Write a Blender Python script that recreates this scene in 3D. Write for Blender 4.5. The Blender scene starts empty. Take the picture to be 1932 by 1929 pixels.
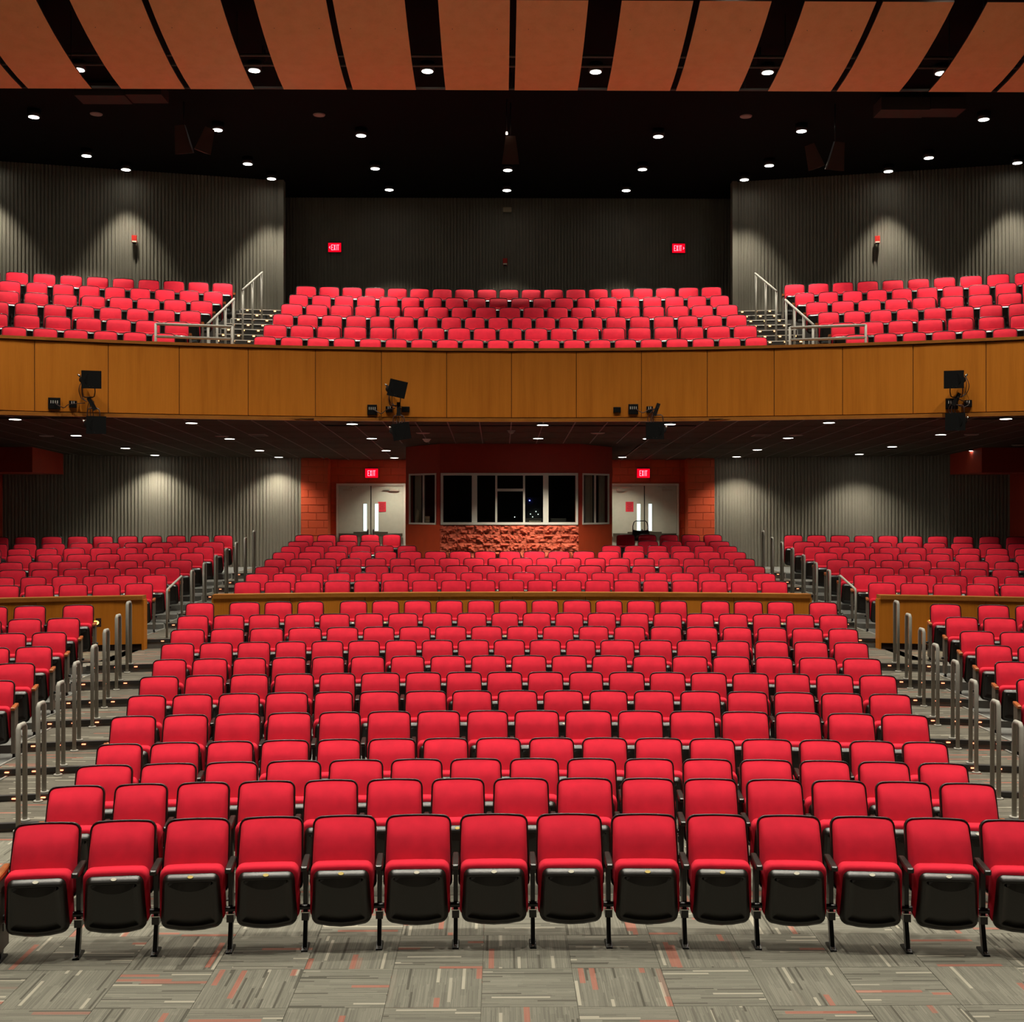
import bpy, math, random
from mathutils import Matrix, Vector
random.seed(7)
PI = math.pi
SC = bpy.context.scene
COL = SC.collection

# ------------------------------------------------------------------ camera, world, exposure
EYE = 3.226
cd = bpy.data.cameras.new('camera')
cam = bpy.data.objects.new('camera', cd); COL.objects.link(cam)
cam.location = (-0.22, 0.0, EYE)
cam.rotation_euler = (PI/2, 0, -0.0105)
cd.sensor_fit = 'HORIZONTAL'; cd.sensor_width = 36.0
cd.lens = 36.0*2180.0/1932.0
cd.shift_y = -11.5/1932.0
cd.clip_start = 0.05; cd.clip_end = 200
SC.camera = cam
SC.view_settings.view_transform = 'Standard'
SC.view_settings.look = 'None'
SC.view_settings.exposure = 0.0
SC.view_settings.gamma = 1.0
SC.view_settings.use_curve_mapping = False
W = bpy.data.worlds.new('world'); SC.world = W; W.use_nodes = True
W.node_tree.nodes['Background'].inputs[0].default_value = (0.9, 0.75, 0.6, 1)
W.node_tree.nodes['Background'].inputs[1].default_value = 0.0015
HOUSE_W = 1250.0      # upper downlights over stalls
BALC_W = 1000.0       # upper downlights over the balcony
SOFFIT_W = 280.0     # downlights under the balcony
LAMP_COL = (1.0, 0.935, 0.79)

# ------------------------------------------------------------------ materials
MATS = {}
def nodes_of(name):
    m = bpy.data.materials.new(name); m.use_nodes = True
    MATS[name] = m
    nt = m.node_tree
    return m, nt, nt.nodes['Principled BSDF']
def N(nt, t, **kw):
    n = nt.nodes.new(t)
    for k, v in kw.items():
        if k in n.inputs.keys() if hasattr(n.inputs, 'keys') else False: n.inputs[k].default_value = v
        else: setattr(n, k, v)
    return n
def ramp(nt, src, stops, interp='LINEAR'):
    r = nt.nodes.new('ShaderNodeValToRGB'); r.color_ramp.interpolation = interp
    e = r.color_ramp.elements
    while len(e) < len(stops): e.new(0.5)
    for i, (p, c) in enumerate(stops):
        e[i].position = p; e[i].color = (c[0], c[1], c[2], 1) if isinstance(c, (tuple, list)) else (c, c, c, 1)
    nt.links.new(src, r.inputs[0]); return r
def coords(nt, scale, kind='Object', w_random=False):
    tc = nt.nodes.new('ShaderNodeTexCoord'); mp = nt.nodes.new('ShaderNodeMapping')
    mp.inputs['Scale'].default_value = scale
    nt.links.new(tc.outputs[kind], mp.inputs['Vector'])
    if w_random:
        oi = nt.nodes.new('ShaderNodeObjectInfo'); ml = nt.nodes.new('ShaderNodeMath'); ml.operation = 'MULTIPLY'
        ml.inputs[1].default_value = 57.0; nt.links.new(oi.outputs['Random'], ml.inputs[0])
        return mp.outputs[0], ml.outputs[0]
    return mp.outputs[0], None
def noise(nt, vec, w=None, scale=1.0, detail=2.0, rough=0.5):
    n = nt.nodes.new('ShaderNodeTexNoise')
    n.noise_dimensions = '4D' if w is not None else '3D'
    n.inputs['Scale'].default_value = scale; n.inputs['Detail'].default_value = detail
    n.inputs['Roughness'].default_value = rough
    nt.links.new(vec, n.inputs['Vector'])
    if w is not None: nt.links.new(w, n.inputs['W'])
    return n
def bump(nt, b, height, strength=0.3, dist=0.01):
    bp = nt.nodes.new('ShaderNodeBump'); bp.inputs['Strength'].default_value = strength
    bp.inputs['Distance'].default_value = dist
    nt.links.new(height, bp.inputs['Height']); nt.links.new(bp.outputs[0], b.inputs['Normal'])
def mixc(nt, fac, a, b_):
    mx = nt.nodes.new('ShaderNodeMix'); mx.data_type = 'RGBA'
    if isinstance(fac, (int, float)): mx.inputs[0].default_value = fac
    else: nt.links.new(fac, mx.inputs[0])
    for sock, val in ((mx.inputs[6], a), (mx.inputs[7], b_)):
        if isinstance(val, (tuple, list)): sock.default_value = (val[0], val[1], val[2], 1)
        else: nt.links.new(val, sock)
    return mx.outputs[2]
def plain(name, col, rough=0.6, metal=0.0, spec=0.5, var=0.0, vscale=8.0, bmp=0.0, bscale=60.0):
    m, nt, b = nodes_of(name)
    b.inputs['Base Color'].default_value = (*col, 1); b.inputs['Roughness'].default_value = rough
    b.inputs['Metallic'].default_value = metal; b.inputs['Specular IOR Level'].default_value = spec
    if var > 0:
        v, _ = coords(nt, (1, 1, 1)); n = noise(nt, v, scale=vscale, detail=3)
        r = ramp(nt, n.outputs['Fac'], [(0.3, tuple(c*(1-var) for c in col)), (0.7, tuple(min(1, c*(1+var)) for c in col))])
        nt.links.new(r.outputs[0], b.inputs['Base Color'])
    if bmp > 0:
        v, _ = coords(nt, (1, 1, 1)); n = noise(nt, v, scale=bscale, detail=3)
        bump(nt, b, n.outputs['Fac'], bmp, 0.01)
    return m
def emit(name, col, strength):
    m, nt, b = nodes_of(name)
    b.inputs['Base Color'].default_value = (*col, 1)
    b.inputs['Emission Color'].default_value = (*col, 1); b.inputs['Emission Strength'].default_value = strength
    return m
def fabric(name, col):
    m, nt, b = nodes_of(name)
    v, w = coords(nt, (1, 1, 1), w_random=True)
    n = noise(nt, v, w, scale=9, detail=4)
    r = ramp(nt, n.outputs['Fac'], [(0.25, tuple(c*0.86 for c in col)), (0.75, tuple(c*1.1 for c in col))])
    nt.links.new(r.outputs[0], b.inputs['Base Color'])
    b.inputs['Roughness'].default_value = 0.92; b.inputs['Specular IOR Level'].default_value = 0.25
    b.inputs['Sheen Weight'].default_value = 0.04; b.inputs['Sheen Roughness'].default_value = 0.5
    b.inputs['Sheen Tint'].default_value = (1.0, 0.2, 0.28, 1)
    n2 = noise(nt, v, w, scale=420, detail=1); bump(nt, b, n2.outputs['Fac'], 0.25, 0.002)
    return m
def wood(name, dark, mid, light, rough=0.4, sx=7.0, sz=0.5, spec=0.4):
    m, nt, b = nodes_of(name)
    v, w = coords(nt, (sx, sx, sz), w_random=True)
    n = noise(nt, v, w, scale=1.0, detail=5, rough=0.55)
    v2, w2 = coords(nt, (sx*14, sx*14, sz*5), w_random=True)
    n2 = noise(nt, v2, w2, scale=1.0, detail=2)
    c1 = ramp(nt, n.outputs['Fac'], [(0.28, dark), (0.5, mid), (0.74, light)])
    c2 = mixc(nt, 0.22, c1.outputs[0], ramp(nt, n2.outputs['Fac'], [(0.35, dark), (0.65, light)]).outputs[0])
    nt.links.new(c2, b.inputs['Base Color'])
    b.inputs['Roughness'].default_value = rough; b.inputs['Specular IOR Level'].default_value = spec
    return m
def carpet(name, base=(0.164, 0.157, 0.128)):
    """loop pile with broken rectangular yarn streaks running along local x"""
    m, nt, b = nodes_of(name)
    L_ = nt.links.new
    tc = nt.nodes.new('ShaderNodeTexCoord'); sx = nt.nodes.new('ShaderNodeSeparateXYZ'); L_(tc.outputs['Object'], sx.inputs[0])
    oi = nt.nodes.new('ShaderNodeObjectInfo')
    def mth(op, a, b_=None):
        n = nt.nodes.new('ShaderNodeMath'); n.operation = op
        for k, v in ((0, a), (1, b_)):
            if v is None: continue
            if isinstance(v, (int, float)): n.inputs[k].default_value = v
            else: L_(v, n.inputs[k])
        return n.outputs[0]
    rnd = mth('MULTIPLY', oi.outputs['Random'], 91.7)
    def cells(rows, per_m, seed):
        row = mth('FLOOR', mth('MULTIPLY', mth('ADD', sx.outputs[1], 40.0), rows))
        wn = nt.nodes.new('ShaderNodeTexWhiteNoise'); wn.noise_dimensions = '2D'
        cv = nt.nodes.new('ShaderNodeCombineXYZ'); L_(row, cv.inputs[0]); L_(mth('ADD', rnd, seed), cv.inputs[1]); L_(cv.outputs[0], wn.inputs['Vector'])
        col = mth('FLOOR', mth('ADD', mth('MULTIPLY', sx.outputs[0], per_m), mth('MULTIPLY', wn.outputs['Value'], 9.0)))
        w2 = nt.nodes.new('ShaderNodeTexWhiteNoise'); w2.noise_dimensions = '3D'
        c2 = nt.nodes.new('ShaderNodeCombineXYZ'); L_(row, c2.inputs[0]); L_(col, c2.inputs[1]); L_(mth('ADD', rnd, seed*1.7), c2.inputs[2]); L_(c2.outputs[0], w2.inputs['Vector'])
        return w2.outputs['Value']
    fine = cells(150, 3.0, 1.3)
    c0 = ramp(nt, fine, [(0.0, tuple(c*0.55 for c in base)), (0.35, tuple(c*0.9 for c in base)), (0.8, tuple(c*1.15 for c in base)), (1.0, tuple(c*1.5 for c in base))]).outputs[0]
    wide = cells(24, 2.0, 7.7)
    c0 = mixc(nt, 0.45, c0, ramp(nt, wide, [(0.0, tuple(c*0.62 for c in base)), (1.0, tuple(c*1.25 for c in base))]).outputs[0])
    cr = ramp(nt, cells(46, 2.6, 3.1), [(0.955, 0.0), (0.96, 1.0)]).outputs[0]
    c1 = mixc(nt, mth('MULTIPLY', cr, 0.85), c0, (0.42, 0.39, 0.31))
    dk = ramp(nt, cells(62, 2.4, 5.9), [(0.945, 0.0), (0.95, 1.0)]).outputs[0]
    c2 = mixc(nt, mth('MULTIPLY', dk, 0.8), c1, (0.03, 0.027, 0.021))
    co = ramp(nt, cells(26, 2.2, 9.2), [(0.945, 0.0), (0.95, 1.0)]).outputs[0]
    c3 = mixc(nt, mth('MULTIPLY', co, 0.62), c2, (0.40, 0.09, 0.055))
    v3, _ = coords(nt, (1, 1, 1)); nn = noise(nt, v3, scale=240, detail=2)
    c4 = mixc(nt, 0.25, c3, ramp(nt, nn.outputs['Fac'], [(0.3, tuple(c*0.6 for c in base)), (0.7, tuple(c*1.5 for c in base))]).outputs[0])
    L_(c4, b.inputs['Base Color'])
    b.inputs['Roughness'].default_value = 0.97; b.inputs['Specular IOR Level'].default_value = 0.1
    bump(nt, b, nn.outputs['Fac'], 0.35, 0.004)
    return m

RED = fabric('red_fabric', (0.60, 0.0115, 0.033))
BLK = plain('black_plastic', (0.009, 0.0075, 0.0058), 0.33, spec=0.6, bmp=0.08, bscale=300)
MATTE = plain('matte_black', (0.004, 0.004, 0.004), 0.85, spec=0.15)
BLKM = plain('black_metal', (0.010, 0.009, 0.009), 0.35, 0.0, 0.5)
CHROME = plain('bright_steel', (0.62, 0.61, 0.58), 0.25, 1.0)
RAIL = plain('rail_paint', (0.33, 0.315, 0.275), 0.6, 0.0, 0.3, var=0.06)
IVORY = plain('ivory_plate', (0.80, 0.76, 0.62), 0.4)
BRASS = plain('brass_plate', (0.80, 0.62, 0.22), 0.35)
ARMWOOD = wood('arm_wood', (0.20, 0.05, 0.015), (0.34, 0.095, 0.025), (0.45, 0.14, 0.04), 0.35, 20, 20)
ENDPANEL = plain('end_panel_laminate', (0.115, 0.095, 0.075), 0.55, var=0.1)
CARPET = carpet('carpet_tile')
CARPET_T = carpet('carpet_tread', (0.115, 0.105, 0.084))
BALFLOOR = plain('dark_balcony_floor', (0.055, 0.048, 0.042), 0.85, var=0.1)
CONC = plain('painted_concrete', (0.17, 0.17, 0.155), 0.7, var=0.12, vscale=3)
RISER = plain('riser_paint', (0.13, 0.125, 0.11), 0.75, var=0.1)
NOSING = plain('rubber_nosing', (0.02, 0.018, 0.016), 0.6)
NOSE_LIGHT = plain('pale_step_nosing', (0.50, 0.47, 0.42), 0.6)
ALU = plain('aluminium_trim', (0.66, 0.65, 0.60), 0.35, 0.6)
FASCIA = wood('honey_maple', (0.42, 0.130, 0.010), (0.52, 0.170, 0.015), (0.58, 0.197, 0.02), 0.45, spec=0.2)
FASCIA_TRIM = wood('honey_trim', (0.24, 0.08, 0.012), (0.35, 0.125, 0.02), (0.44, 0.17, 0.03), 0.35, 3, 20)
CLOUD = wood('cherry_veneer', (0.78, 0.37, 0.155), (0.86, 0.42, 0.18), (0.90, 0.47, 0.21), 0.45, 5, 0.25)
GAP = plain('dark_reveal', (0.025, 0.010, 0.006), 0.8)
RIB = plain('taupe_ribbed_panel', (0.215, 0.195, 0.15), 0.65, var=0.05, vscale=2)
BLACKCEIL = plain('black_ceiling', (0.004, 0.0035, 0.0032), 0.9, spec=0.1)
DARKGREY = plain('dark_side_wall', (0.06, 0.053, 0.045), 0.8)
TILE = plain('dark_ceiling_tile', (0.056, 0.046, 0.034), 0.9, spec=0.1, var=0.12, vscale=4)
TGRID = plain('ceiling_grid_metal', (0.13, 0.108, 0.09), 0.6)
SLOT = plain('black_slot', (0.004, 0.004, 0.004), 0.8)
BLOCK = plain('red_painted_block', (0.52, 0.062, 0.012), 0.6, var=0.06, vscale=5, bmp=0.12, bscale=50)
MORTAR = plain('red_painted_mortar', (0.46, 0.085, 0.022), 0.7)
REDWALL = plain('red_painted_plaster', (0.40, 0.035, 0.012), 0.6, var=0.04)
ROCK = plain('split_face_block', (0.62, 0.115, 0.055), 0.75, var=0.16, vscale=14, bmp=0.6, bscale=45)
FRAME = plain('window_aluminium', (0.74, 0.71, 0.61), 0.45)
DOOR = plain('door_paint', (0.40, 0.412, 0.325), 0.5, var=0.04)
DOORFRAME = plain('door_frame_paint', (0.50, 0.49, 0.40), 0.5)
BRONZE = plain('dark_bronze_bar', (0.06, 0.052, 0.035), 0.4)
CLOSER = plain('closer_metal', (0.38, 0.36, 0.28), 0.4, 0.3)
NOTICE = plain('red_paper', (0.55, 0.02, 0.035), 0.8)
INK = plain('dark_ink', (0.16, 0.006, 0.012), 0.8)
CURTAIN = plain('grey_curtain', (0.72, 0.70, 0.58), 0.9)
CREAM = plain('cream_plastic', (0.80, 0.72, 0.50), 0.5)
BOOTHIN = plain('booth_interior', (0.02, 0.018, 0.016), 0.9)
WHITE = plain('white_metal', (0.62, 0.58, 0.52), 0.5)
GREYDISC = plain('speaker_grille', (0.30, 0.26, 0.23), 0.7)
DARKBROWN = plain('dark_brown_box', (0.055, 0.028, 0.017), 0.8)
DUCT = plain('dark_duct', (0.035, 0.018, 0.011), 0.8)
ALARM = plain('alarm_red', (0.62, 0.03, 0.02), 0.4)
BEIGE = plain('beige_box', (0.45, 0.38, 0.24), 0.5)
CABLE = plain('brown_black_cable', (0.035, 0.012, 0.008), 0.5)
LAMP = emit('lamp_lens', (1.0, 0.95, 0.86), 14.0)
STEPLED = emit('step_led', (1.0, 0.27, 0.13), 3.0)
STEPLED2 = emit('step_led_amber', (1.0, 0.52, 0.20), 4.5)
AMBER = emit('amber_step_lamp', (1.0, 0.62, 0.10), 5.0)
EXITBG = emit('exit_panel', (0.95, 0.0, 0.015), 1.1)
EXITTX = emit('exit_letters', (1.0, 0.16, 0.22), 3.0)
LITE = emit('lobby_light', (0.74, 0.90, 0.88), 1.0)
BLUELED = emit('blue_led', (0.12, 0.15, 1.0), 12.0)
WHITELED = emit('white_led', (0.8, 0.95, 0.85), 5.0)
def glass():
    m, nt, b = nodes_of('window_glass')
    tr = nt.nodes.new('ShaderNodeBsdfTransparent'); tr.inputs[0].default_value = (0.86, 0.88, 0.86, 1)
    gl = nt.nodes.new('ShaderNodeBsdfGlossy'); gl.inputs['Roughness'].default_value = 0.02
    gl.inputs[0].default_value = (0.8, 0.8, 0.8, 1)
    mx = nt.nodes.new('ShaderNodeMixShader')
    mx.inputs[0].default_value = 0.045; nt.links.new(tr.outputs[0], mx.inputs[1]); nt.links.new(gl.outputs[0], mx.inputs[2])
    nt.links.new(mx.outputs[0], nt.nodes['Material Output'].inputs[0])
    return m
GLASS = glass()

# ------------------------------------------------------------------ mesh builder
class MB:
    def __init__(s): s.v = []; s.f = []; s.mi = []; s.sm = []
    def add(s, vs, fs, mi=0, smooth=False, M=None):
        o = len(s.v)
        if M is not None: vs = [tuple(M @ Vector(p)) for p in vs]
        s.v += [tuple(p) for p in vs]
        for f in fs:
            s.f.append(tuple(i+o for i in f)); s.mi.append(mi); s.sm.append(smooth)
        return s
    def box(s, x0, x1, y0, y1, z0, z1, mi=0, M=None):
        vs = [(x0,y0,z0),(x1,y0,z0),(x1,y1,z0),(x0,y1,z0),(x0,y0,z1),(x1,y0,z1),(x1,y1,z1),(x0,y1,z1)]
        return s.add(vs, [(3,2,1,0),(4,5,6,7),(0,1,5,4),(1,2,6,5),(2,3,7,6),(3,0,4,7)], mi, False, M)
    def cyl(s, p0, p1, r0, r1=None, n=12, mi=0, smooth=True, M=None):
        return s.tube([p0, p1], r0, n, mi, M, r1, smooth)
    def tube(s, path, r, n=8, mi=0, M=None, r1=None, smooth=True):
        P = [Vector(p) for p in path]; vs = []; fs = []
        k = len(P); last_u = None
        for i, p in enumerate(P):
            d = (P[min(i+1, k-1)]-P[max(i-1, 0)])
            d = d.normalized() if d.length > 1e-9 else Vector((0, 0, 1))
            if last_u is None:
                u = d.orthogonal().normalized()
            else:
                u = (last_u - d*last_u.dot(d)); u = u.normalized() if u.length > 1e-6 else d.orthogonal().normalized()
            last_u = u; w = d.cross(u)
            rr = r if r1 is None else r + (r1-r)*i/(k-1)
            for j in range(n):
                a = 2*PI*j/n; vs.append(tuple(p + (u*math.cos(a) + w*math.sin(a))*rr))
        for i in range(k-1):
            for j in range(n):
                a = i*n+j; b = i*n+(j+1) % n
                fs.append((a, b, b+n, a+n))
        o = len(s.v)
        s.add(vs, fs, mi, smooth, M)
        s.f.append(tuple(o+j for j in reversed(range(n)))); s.mi.append(mi); s.sm.append(False)
        s.f.append(tuple(o+(k-1)*n+j for j in range(n))); s.mi.append(mi); s.sm.append(False)
        return s
    def rings(s, rings, mi=0, smooth=True, M=None, cap0=True, cap1=True):
        n = len(rings[0]); vs = [p for r in rings for p in r]; fs = []
        for i in range(len(rings)-1):
            for j in range(n):
                a = i*n+j; b = i*n+(j+1) % n
                fs.append((a, b, b+n, a+n))
        if cap0: fs.append(tuple(reversed(range(n))))
        if cap1: fs.append(tuple((len(rings)-1)*n+j for j in range(n)))
        return s.add(vs, fs, mi, smooth, M)
    def join(s, other, M=None, mimap=None):
        o = len(s.v)
        s.v += [tuple(M @ Vector(p)) for p in other.v] if M is not None else list(other.v)
        for f, m, sm in zip(other.f, other.mi, other.sm):
            s.f.append(tuple(i+o for i in f)); s.mi.append(m if mimap is None else mimap[m]); s.sm.append(sm)
        return s
    def mesh(s, name, mats):
        me = bpy.data.meshes.new(name); me.from_pydata(s.v, [], s.f)
        if not isinstance(mats, (list, tuple)): mats = [mats]
        for m in mats: me.materials.append(m)
        me.polygons.foreach_set('material_index', s.mi)
        me.polygons.foreach_set('use_smooth', s.sm)
        me.update(); return me
def link(name, me, parent=None, loc=None, rot=None):
    o = bpy.data.objects.new(name, me); COL.objects.link(o)
    if parent is not None: o.parent = parent
    if loc is not None: o.location = loc
    if rot is not None: o.rotation_euler = rot
    return o
def part(name, mb, mats, parent=None, loc=None, rot=None):
    return link(name, mb.mesh(name, mats), parent, loc, rot)
def tag(o, label=None, cat=None, group=None, kind=None):
    if label: o['label'] = label
    if cat: o['category'] = cat
    if group: o['group'] = group
    if kind: o['kind'] = kind
    return o
def thing(name, label, cat, loc=(0, 0, 0), rot=(0, 0, 0), group=None):
    return tag(link(name, None, None, loc, rot), label, cat, group)
def struct(name, mb, mats, label, cat):
    return tag(part(name, mb, mats), label, cat, None, 'structure')
def rootstruct(name, label, cat):
    return tag(link(name, None), label, cat, None, 'structure')
ORD = ['zeroth', 'first', 'second', 'third', 'fourth', 'fifth', 'sixth', 'seventh', 'eighth', 'ninth', 'tenth', 'eleventh', 'twelfth',
       'thirteenth', 'fourteenth', 'fifteenth', 'sixteenth', 'seventeenth', 'eighteenth', 'nineteenth', 'twentieth', 'twenty-first', 'twenty-second']
def arcY(x, Yc, R): return Yc - (R - math.sqrt(R*R - x*x))

# ------------------------------------------------------------------ row tables
RS = 30.0
ROW_Y = {1: 8.70, 2: 9.837, 3: 10.6, 4: 11.54, 5: 12.70, 6: 13.70, 7: 14.70, 8: 15.535, 9: 16.61, 10: 17.47, 11: 18.355, 12: 19.375,
         13: 22.19, 14: 23.11, 15: 24.02, 16: 24.94, 17: 25.85, 18: 26.77, 19: 27.69, 20: 28.6}
ROW_Z = {1: 0, 2: 0, 3: 0, 4: 0, 5: .065, 6: .125, 7: .2, 8: .3, 9: .385, 10: .49, 11: .61, 12: .725,
         13: .879, 14: .974, 15: 1.069, 16: 1.179, 17: 1.287, 18: 1.385, 19: 1.467, 20: 1.596}
NOSE = {5: 11.92, 6: 12.84, 7: 13.81, 8: 14.78, 9: 15.80, 10: 16.79, 11: 17.72, 12: 18.67,
        13: 20.78, 14: 22.62, 15: 23.53, 16: 24.45, 17: 25.36, 18: 26.28, 19: 27.2, 20: 28.1}
BND = {
1: [-3.79,-3.26,-2.72,-2.19,-1.65,-1.11,-0.55,0.02,0.58,1.14,1.67,2.21,2.75,3.29,3.83],
2: [-3.98,-3.46,-2.95,-2.45,-1.91,-1.38,-0.84,-0.31,0.23,0.77,1.3,1.83,2.37,2.9,3.42,3.94],
3: [-4.03,-3.47,-2.92,-2.37,-1.81,-1.25,-0.71,-0.17,0.36,0.88,1.41,1.94,2.47,2.99,3.51,4.02],
4: [-4.17,-3.66,-3.13,-2.61,-2.07,-1.56,-1.02,-0.5,0.03,0.56,1.09,1.63,2.15,2.7,3.19,3.69,4.19],
5: [-4.41,-3.87,-3.33,-2.78,-2.23,-1.7,-1.16,-0.62,-0.09,0.46,1.04,1.6,2.17,2.74,3.3,3.86,4.42],
6: [-4.55,-4.04,-3.53,-2.99,-2.44,-1.91,-1.37,-0.82,-0.28,0.26,0.8,1.33,1.87,2.42,2.96,3.5,4.04,4.58],
7: [-4.71,-4.17,-3.63,-3.08,-2.53,-2.01,-1.45,-0.93,-0.42,0.1,0.62,1.13,1.65,2.16,2.68,3.2,3.71,4.23,4.75],
8: [-4.8,-4.29,-3.78,-3.28,-2.76,-2.25,-1.72,-1.19,-0.64,-0.1,0.44,0.98,1.52,2.05,2.59,3.14,3.71,4.27,4.83],
9: [-4.99,-4.47,-3.95,-3.44,-2.93,-2.42,-1.9,-1.37,-0.86,-0.34,0.17,0.69,1.19,1.74,2.28,2.83,3.37,3.91,4.45,5],
10: [-5.1,-4.54,-3.97,-3.41,-2.85,-2.31,-1.77,-1.23,-0.69,-0.15,0.39,0.93,1.46,2.01,2.55,3.08,3.59,4.1,4.61,5.12],
11: [-5.24,-4.7,-4.17,-3.63,-3.09,-2.55,-2.02,-1.48,-0.94,-0.39,0.11,0.62,1.14,1.65,2.17,2.69,3.19,3.71,4.22,4.72,5.22],
12: [-5.38,-4.86,-4.69,-4.14,-3.61,-3.1,-2.92,-2.39,-1.86,-1.33,-0.8,-0.27,0.27,0.8,1.34,1.87,2.41,2.94,3.09,3.63,4.16,4.67,4.83,5.35],
}
HW = {r: (BND[r][-1]-BND[r][0])/2+.02 for r in BND}
HWR = 5.24

# ------------------------------------------------------------------ floors and tiers
def arc_strip(mb, Y0, Y1, R0, R1, x0, x1, zt, zb, mi_top=0, mi_riser=1, n=28):
    """a curved slab between two arcs; front riser visible"""
    vs = []; fs = []; ms = []
    for i in range(n+1):
        x = x0+(x1-x0)*i/n
        ya = arcY(x, Y0, R0); yb = arcY(x, Y1, R1)
        vs += [(x, ya, zb), (x, ya, zt), (x, yb, zt), (x, yb, zb)]
    for i in range(n):
        a = 4*i; b = a+4
        mb.add([vs[a], vs[b], vs[b+1], vs[a+1]], [(0, 1, 2, 3)], mi_riser)
        mb.add([vs[a+1], vs[b+1], vs[b+2], vs[a+2]], [(0, 1, 2, 3)], mi_top)
        mb.add([vs[a+2], vs[b+2], vs[b+3], vs[a+3]], [(0, 1, 2, 3)], mi_riser)
    for a in (0, 4*n):
        mb.add([vs[a], vs[a+1], vs[a+2], vs[a+3]], [(0, 1, 2, 3)], mi_riser)
fm = MB()
fm.box(-16, 16, -6, 12.6, -0.25, -0.008, 0)
floor = struct('floor', fm, [CARPET_T], 'flat grey carpeted floor in front of the first seat row', 'floor')
TS = 0.62
tile_me = MB(); tile_me.box(-TS/2+.0015, TS/2-.0015, -TS/2+.0015, TS/2-.0015, -.008, 0)
# bevel-like softened edge: second smaller top layer
tile_mesh = tile_me.mesh('carpet_tile', CARPET)
for i in range(-10, 10):
    for j in range(8):
        x = -0.34+TS*(i+.5); y = 8.04+TS*(j-3+.5)
        link('carpet_tile', tile_mesh, floor, (x, y, 0), (0, 0, (PI/2 if (i+j) % 2 == 1 else 0)+(PI if random.random() < .5 else 0)))
tm = MB()
levels = [5, 6, 7, 8, 9, 10, 11, 12]
for k, r in enumerate(levels):
    nxt = NOSE[levels[k+1]] if k+1 < len(levels) else NOSE[13]
    arc_strip(tm, NOSE[r], nxt+.02, RS, RS, -14.5, 14.5, ROW_Z[r], -.25)
rl = [13, 14, 15, 16, 17, 18, 19, 20]
for k, r in enumerate(rl):
    nxt = NOSE[rl[k+1]] if k+1 < len(rl) else 35.5
    arc_strip(tm, NOSE[r], nxt+.02, RS, RS, -14.5, 14.5, ROW_Z[r], -.25)
tiers = struct('floor_tiers', tm, [CONC, RISER], 'stepped grey concrete tiers that carry the seat rows', 'floor')

def led_box(w=.045, d=.02, h=.012):
    m = MB(); m.box(-w/2, w/2, -d, 0, -h, 0); return m
LED_ME = led_box().mesh('step_light', STEPLED)
LED2_ME = led_box(.045, .02, .018).mesh('step_light', STEPLED2)
def aisle_step(parent, xa, xb, Yn, Yn2, R, z, riser_h, leds=4, led_me=LED_ME, alu_edge=True, xo=None, nose=None):
    """one carpeted aisle step: carpet top, rubber nosing, aluminium side edge, little lights"""
    m = MB(); n = 4; lip = .035 if nose is None else .006
    for i in range(n):
        a = xa+(xb-xa)*i/n; b = xa+(xb-xa)*(i+1)/n
        y = [arcY(a, Yn, R)-.02, arcY(b, Yn, R)-.02, arcY(b, Yn2, R)-.03, arcY(a, Yn2, R)-.03]
        m.add([(a, y[0], z+.012), (b, y[1], z+.012), (b, y[2], z+.012), (a, y[3], z+.012)], [(0, 1, 2, 3)] if b > a else [(3, 2, 1, 0)], 0)
        # nosing strip and riser face
        m.add([(a, y[0]+.045, z+.0145), (b, y[1]+.045, z+.0145), (b, y[1]-.012, z+.0145), (a, y[0]-.012, z+.0145),
               (b, y[1]-.012, z-lip), (a, y[0]-.012, z-lip)], [(3, 2, 1, 0), (5, 4, 2, 3)], 1)
        m.add([(a, y[0], z-lip), (b, y[1], z-lip), (b, y[1], z-riser_h), (a, y[0], z-riser_h)], [(3, 2, 1, 0)], 2)
    if alu_edge and xo is not None:
        y0 = arcY(xo, Yn, R); y1 = arcY(xo, Yn2, R)
        m.box(xo-.012, xo+.012, y0-.03, y1-.05, z, z+.022, 3)
        m.box(xo-.012, xo+.012, y0-.03, y0-.01, z-riser_h, z+.022, 3)
    st = part('aisle_step', m, [CARPET_T, nose or NOSING, RISER if nose is None else NOSING, ALU], parent)
    for k in range(leds):
        x = xa+(xb-xa)*(k+.5)/leds
        link('step_light', led_me, st, (x, arcY(x, Yn, R)-.032, z-.012))
    return st
for sgn in (-1, 1):
    for k, r in enumerate(levels):
        nxt = NOSE[levels[k+1]] if k+1 < len(levels) else NOSE[13]
        rh = ROW_Z[r]-(ROW_Z[levels[k-1]] if k else 0)
        aisle_step(tiers, sgn*(HW[r]+.07), sgn*(HW[r]+1.22), NOSE[r], nxt, RS, ROW_Z[r], rh, 4, LED_ME, r != 12, sgn*(HW[r]+1.24))
    for k, r in enumerate(rl):
        nxt = NOSE[rl[k+1]] if k+1 < len(rl) else 30.2
        rh = ROW_Z[r]-ROW_Z[rl[k-1]] if k else .154
        aisle_step(tiers, sgn*(HWR+.06), sgn*(HWR+1.30), NOSE[r], nxt, RS, ROW_Z[r], rh, 4, LED_ME, True, sgn*(HWR+1.31))
    # cross aisle carpet in front of the parapet
    m = MB()
    for i in range(10):
        a = sgn*(6.4+.5*i); b = sgn*(6.9+.5*i)
        m.add([(a, arcY(a, 19.15, RS), .737), (b, arcY(b, 19.15, RS), .737), (b, arcY(b, 20.7, RS), .737), (a, arcY(a, 20.7, RS), .737)],
              [(0, 1, 2, 3)] if sgn > 0 else [(3, 2, 1, 0)], 0)
    part('cross_aisle_carpet', m, [CARPET_T], tiers)

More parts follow.
